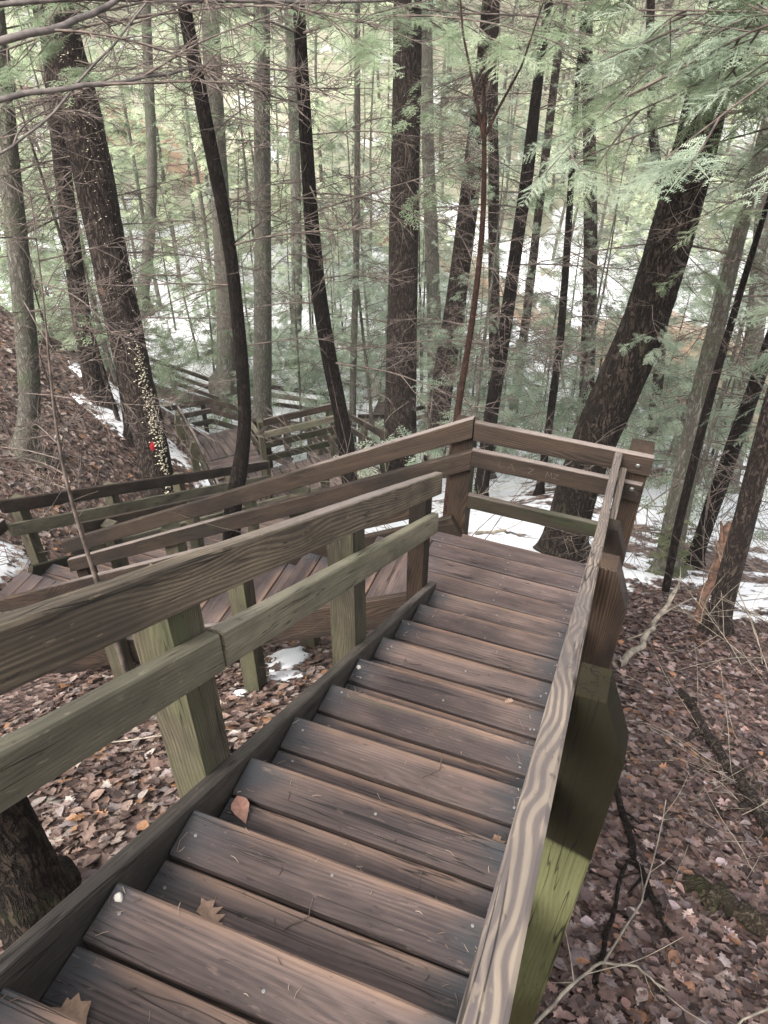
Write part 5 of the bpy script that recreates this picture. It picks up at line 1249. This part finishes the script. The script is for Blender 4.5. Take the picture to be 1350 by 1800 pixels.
stick('fallen_branch', [gp(-1.9, -1.15, .04), gp(-1.5, -1.0, .07), gp(-1.15, -.75, .08)], (.006, .004), 'twig_pale', 'thin curved twig on the leaves behind the left post', kids=3, seed=12)
stick('stump', [(2.02, 2.85, -2.35), (2.07, 3.1, -2.0), (2.12, 3.4, -1.75), (2.16, 3.62, -1.50)], (.062, .052), 'sawn', 'broken snag with torn orange wood on the right slope', 'stump', kids=2, seed=13)
stick('fallen_branch', [(-.35, 3.0, -1.9), (-.1, 3.2, -1.95), (.1, 3.5, -2.2)], (.02, .012), 'twig_pale', 'crooked dead stick behind the landing post', kids=3, seed=15)
# dry grass stems on the right
acc = Acc()
for i in range(46):
    x, y = 2.05+r.gauss(0, .16), .1+r.gauss(0, .45); C1, _ = curve((x, y, tz(x, y)), (r.gauss(-.3, .6), r.gauss(-.4, .6), r.uniform(.2, .8)), r.uniform(.35, .9), 8, .07, rng, .07); C1[:, 2] = np.maximum(C1[:, 2], terr(C1[:, 0], C1[:, 1])+.03)
    tube(acc, C1, np.linspace(.0028, .0012, 9), 3)
o = link('dry_grass', acc.mesh('dry_grass', M['twig_pale']), None, Matrix.Identity(4)); tag(o, 'tangle of dry straw coloured grass stems on the right slope', 'grass', None, 'stuff')
# curved twigs lying on the treads
for i, (x, y, lb) in enumerate(((.38, -2.70, 'curved twig lying on the second lowest full tread'), (.52, -1.95, 'forked twig on a tread in the middle of the flight'), (.60, -2.45, 'thin twig across a tread near the right rail'), (.06, -1.18, 'dry stems sticking up beside the left stringer'))):
    z = tread_z(y)+.004; stick('twig', [(x, y, z), (x+.05, y+.05, z+.003), (x+.04, y+.10, z)], (.0022, .001), 'twig', lb, 'twig', 0, i+30)

# ------------------------------------------------------------------ say which tree is which by the trunk it stands next to in view
SHORT = {'T1': 'the fungus covered trunk', 'T2': 'the kinked trunk', 'T3': 'the straight dark trunk', 'T4': 'the grey green trunk', 'T6': 'the stout central trunk', 'T7': 'the leaning brown trunk',
         'T8': 'the forked sapling', 'T9': 'the slender leaning trunk', 'T12': 'the upright brown trunk', 'T13': 'the big leaning trunk', 'T15': 'the mossy footed trunk', 'T18': 'the right edge trunk', 'T20': 'the broad bank trunk', 'T21': 'the bank top trunk'}
def azim(x, y): return math.atan2(x-CAM.x, y-CAM.y)
def trunk_az(key, z):
    pts = TR[key]; i = min(range(len(pts)), key=lambda q: abs(pts[q][2]-z)); return azim(pts[i][0], pts[i][1])
buckets = {}
for t_, hh in GROUPED:
    az = azim(t_.location.x, t_.location.y); dist = math.hypot(t_.location.x-CAM.x, t_.location.y-CAM.y)
    best = min(SHORT, key=lambda k: abs(trunk_az(k, CAM.z-.35*dist)-az)); d = az-trunk_az(best, CAM.z-.35*dist)
    rel = 'directly behind' if abs(d) < .008 else ('close ' if abs(d) < .035 else 'well ')+('right' if d > 0 else 'left')+' of'
    buckets.setdefault((t_['group'], rel, best), []).append((dist, t_, hh))
for (gname, rel, best), L in buckets.items():
    L.sort(key=lambda q: q[0])
    for j, (dist, t_, hh) in enumerate(L):
        rank = '' if len(L) == 1 else ('nearer ' if j == 0 else 'farther ') if len(L) == 2 else ('nearest ', 'middle ', 'farthest ')[j] if len(L) == 3 else ('nearest ', 'second nearest ', 'second farthest ', 'farthest ')[j] if len(L) == 4 else ('nearest ', 'second nearest ', 'middle ', 'second farthest ', 'farthest ')[j] if len(L) == 5 else ''
        base_ = t_['label'].split(' across')[0].split(' on the')[0].split(' standing')[0].split(' growing')[0].split(' behind')[0].split(' in the')[0]
        where = ' across the stream' if 'across' in gname else ' uphill' if 'hillside' in gname else ' on snow'
        t_['label'] = (rank+base_+where+', '+rel+' '+SHORT[best])

# ------------------------------------------------------------------ the damp air of the valley
hb = [(x, y, z) for x in (-150, 150) for y in (-65, 265) for z in (-15, 27)]
hz = link('haze', pymesh('haze', hb, [(0, 1, 3, 2), (4, 6, 7, 5), (0, 4, 5, 1), (2, 3, 7, 6), (0, 2, 6, 4), (1, 5, 7, 3)]), None, Matrix.Identity(4))
hz['kind'] = 'stuff'; hz['label'] = 'thin pale air between the trees'
hm = bpy.data.materials.new('haze'); hm.use_nodes = True; ht = hm.node_tree; ht.nodes.clear()
ho = ht.nodes.new('ShaderNodeOutputMaterial'); hv = ht.nodes.new('ShaderNodeVolumePrincipled')
hv.inputs['Density'].default_value = .0012; hv.inputs['Color'].default_value = (.95, .97, .96, 1); hv.inputs['Anisotropy'].default_value = .2
ht.links.new(hv.outputs[0], ho.inputs['Volume']); hz.data.materials.append(hm)
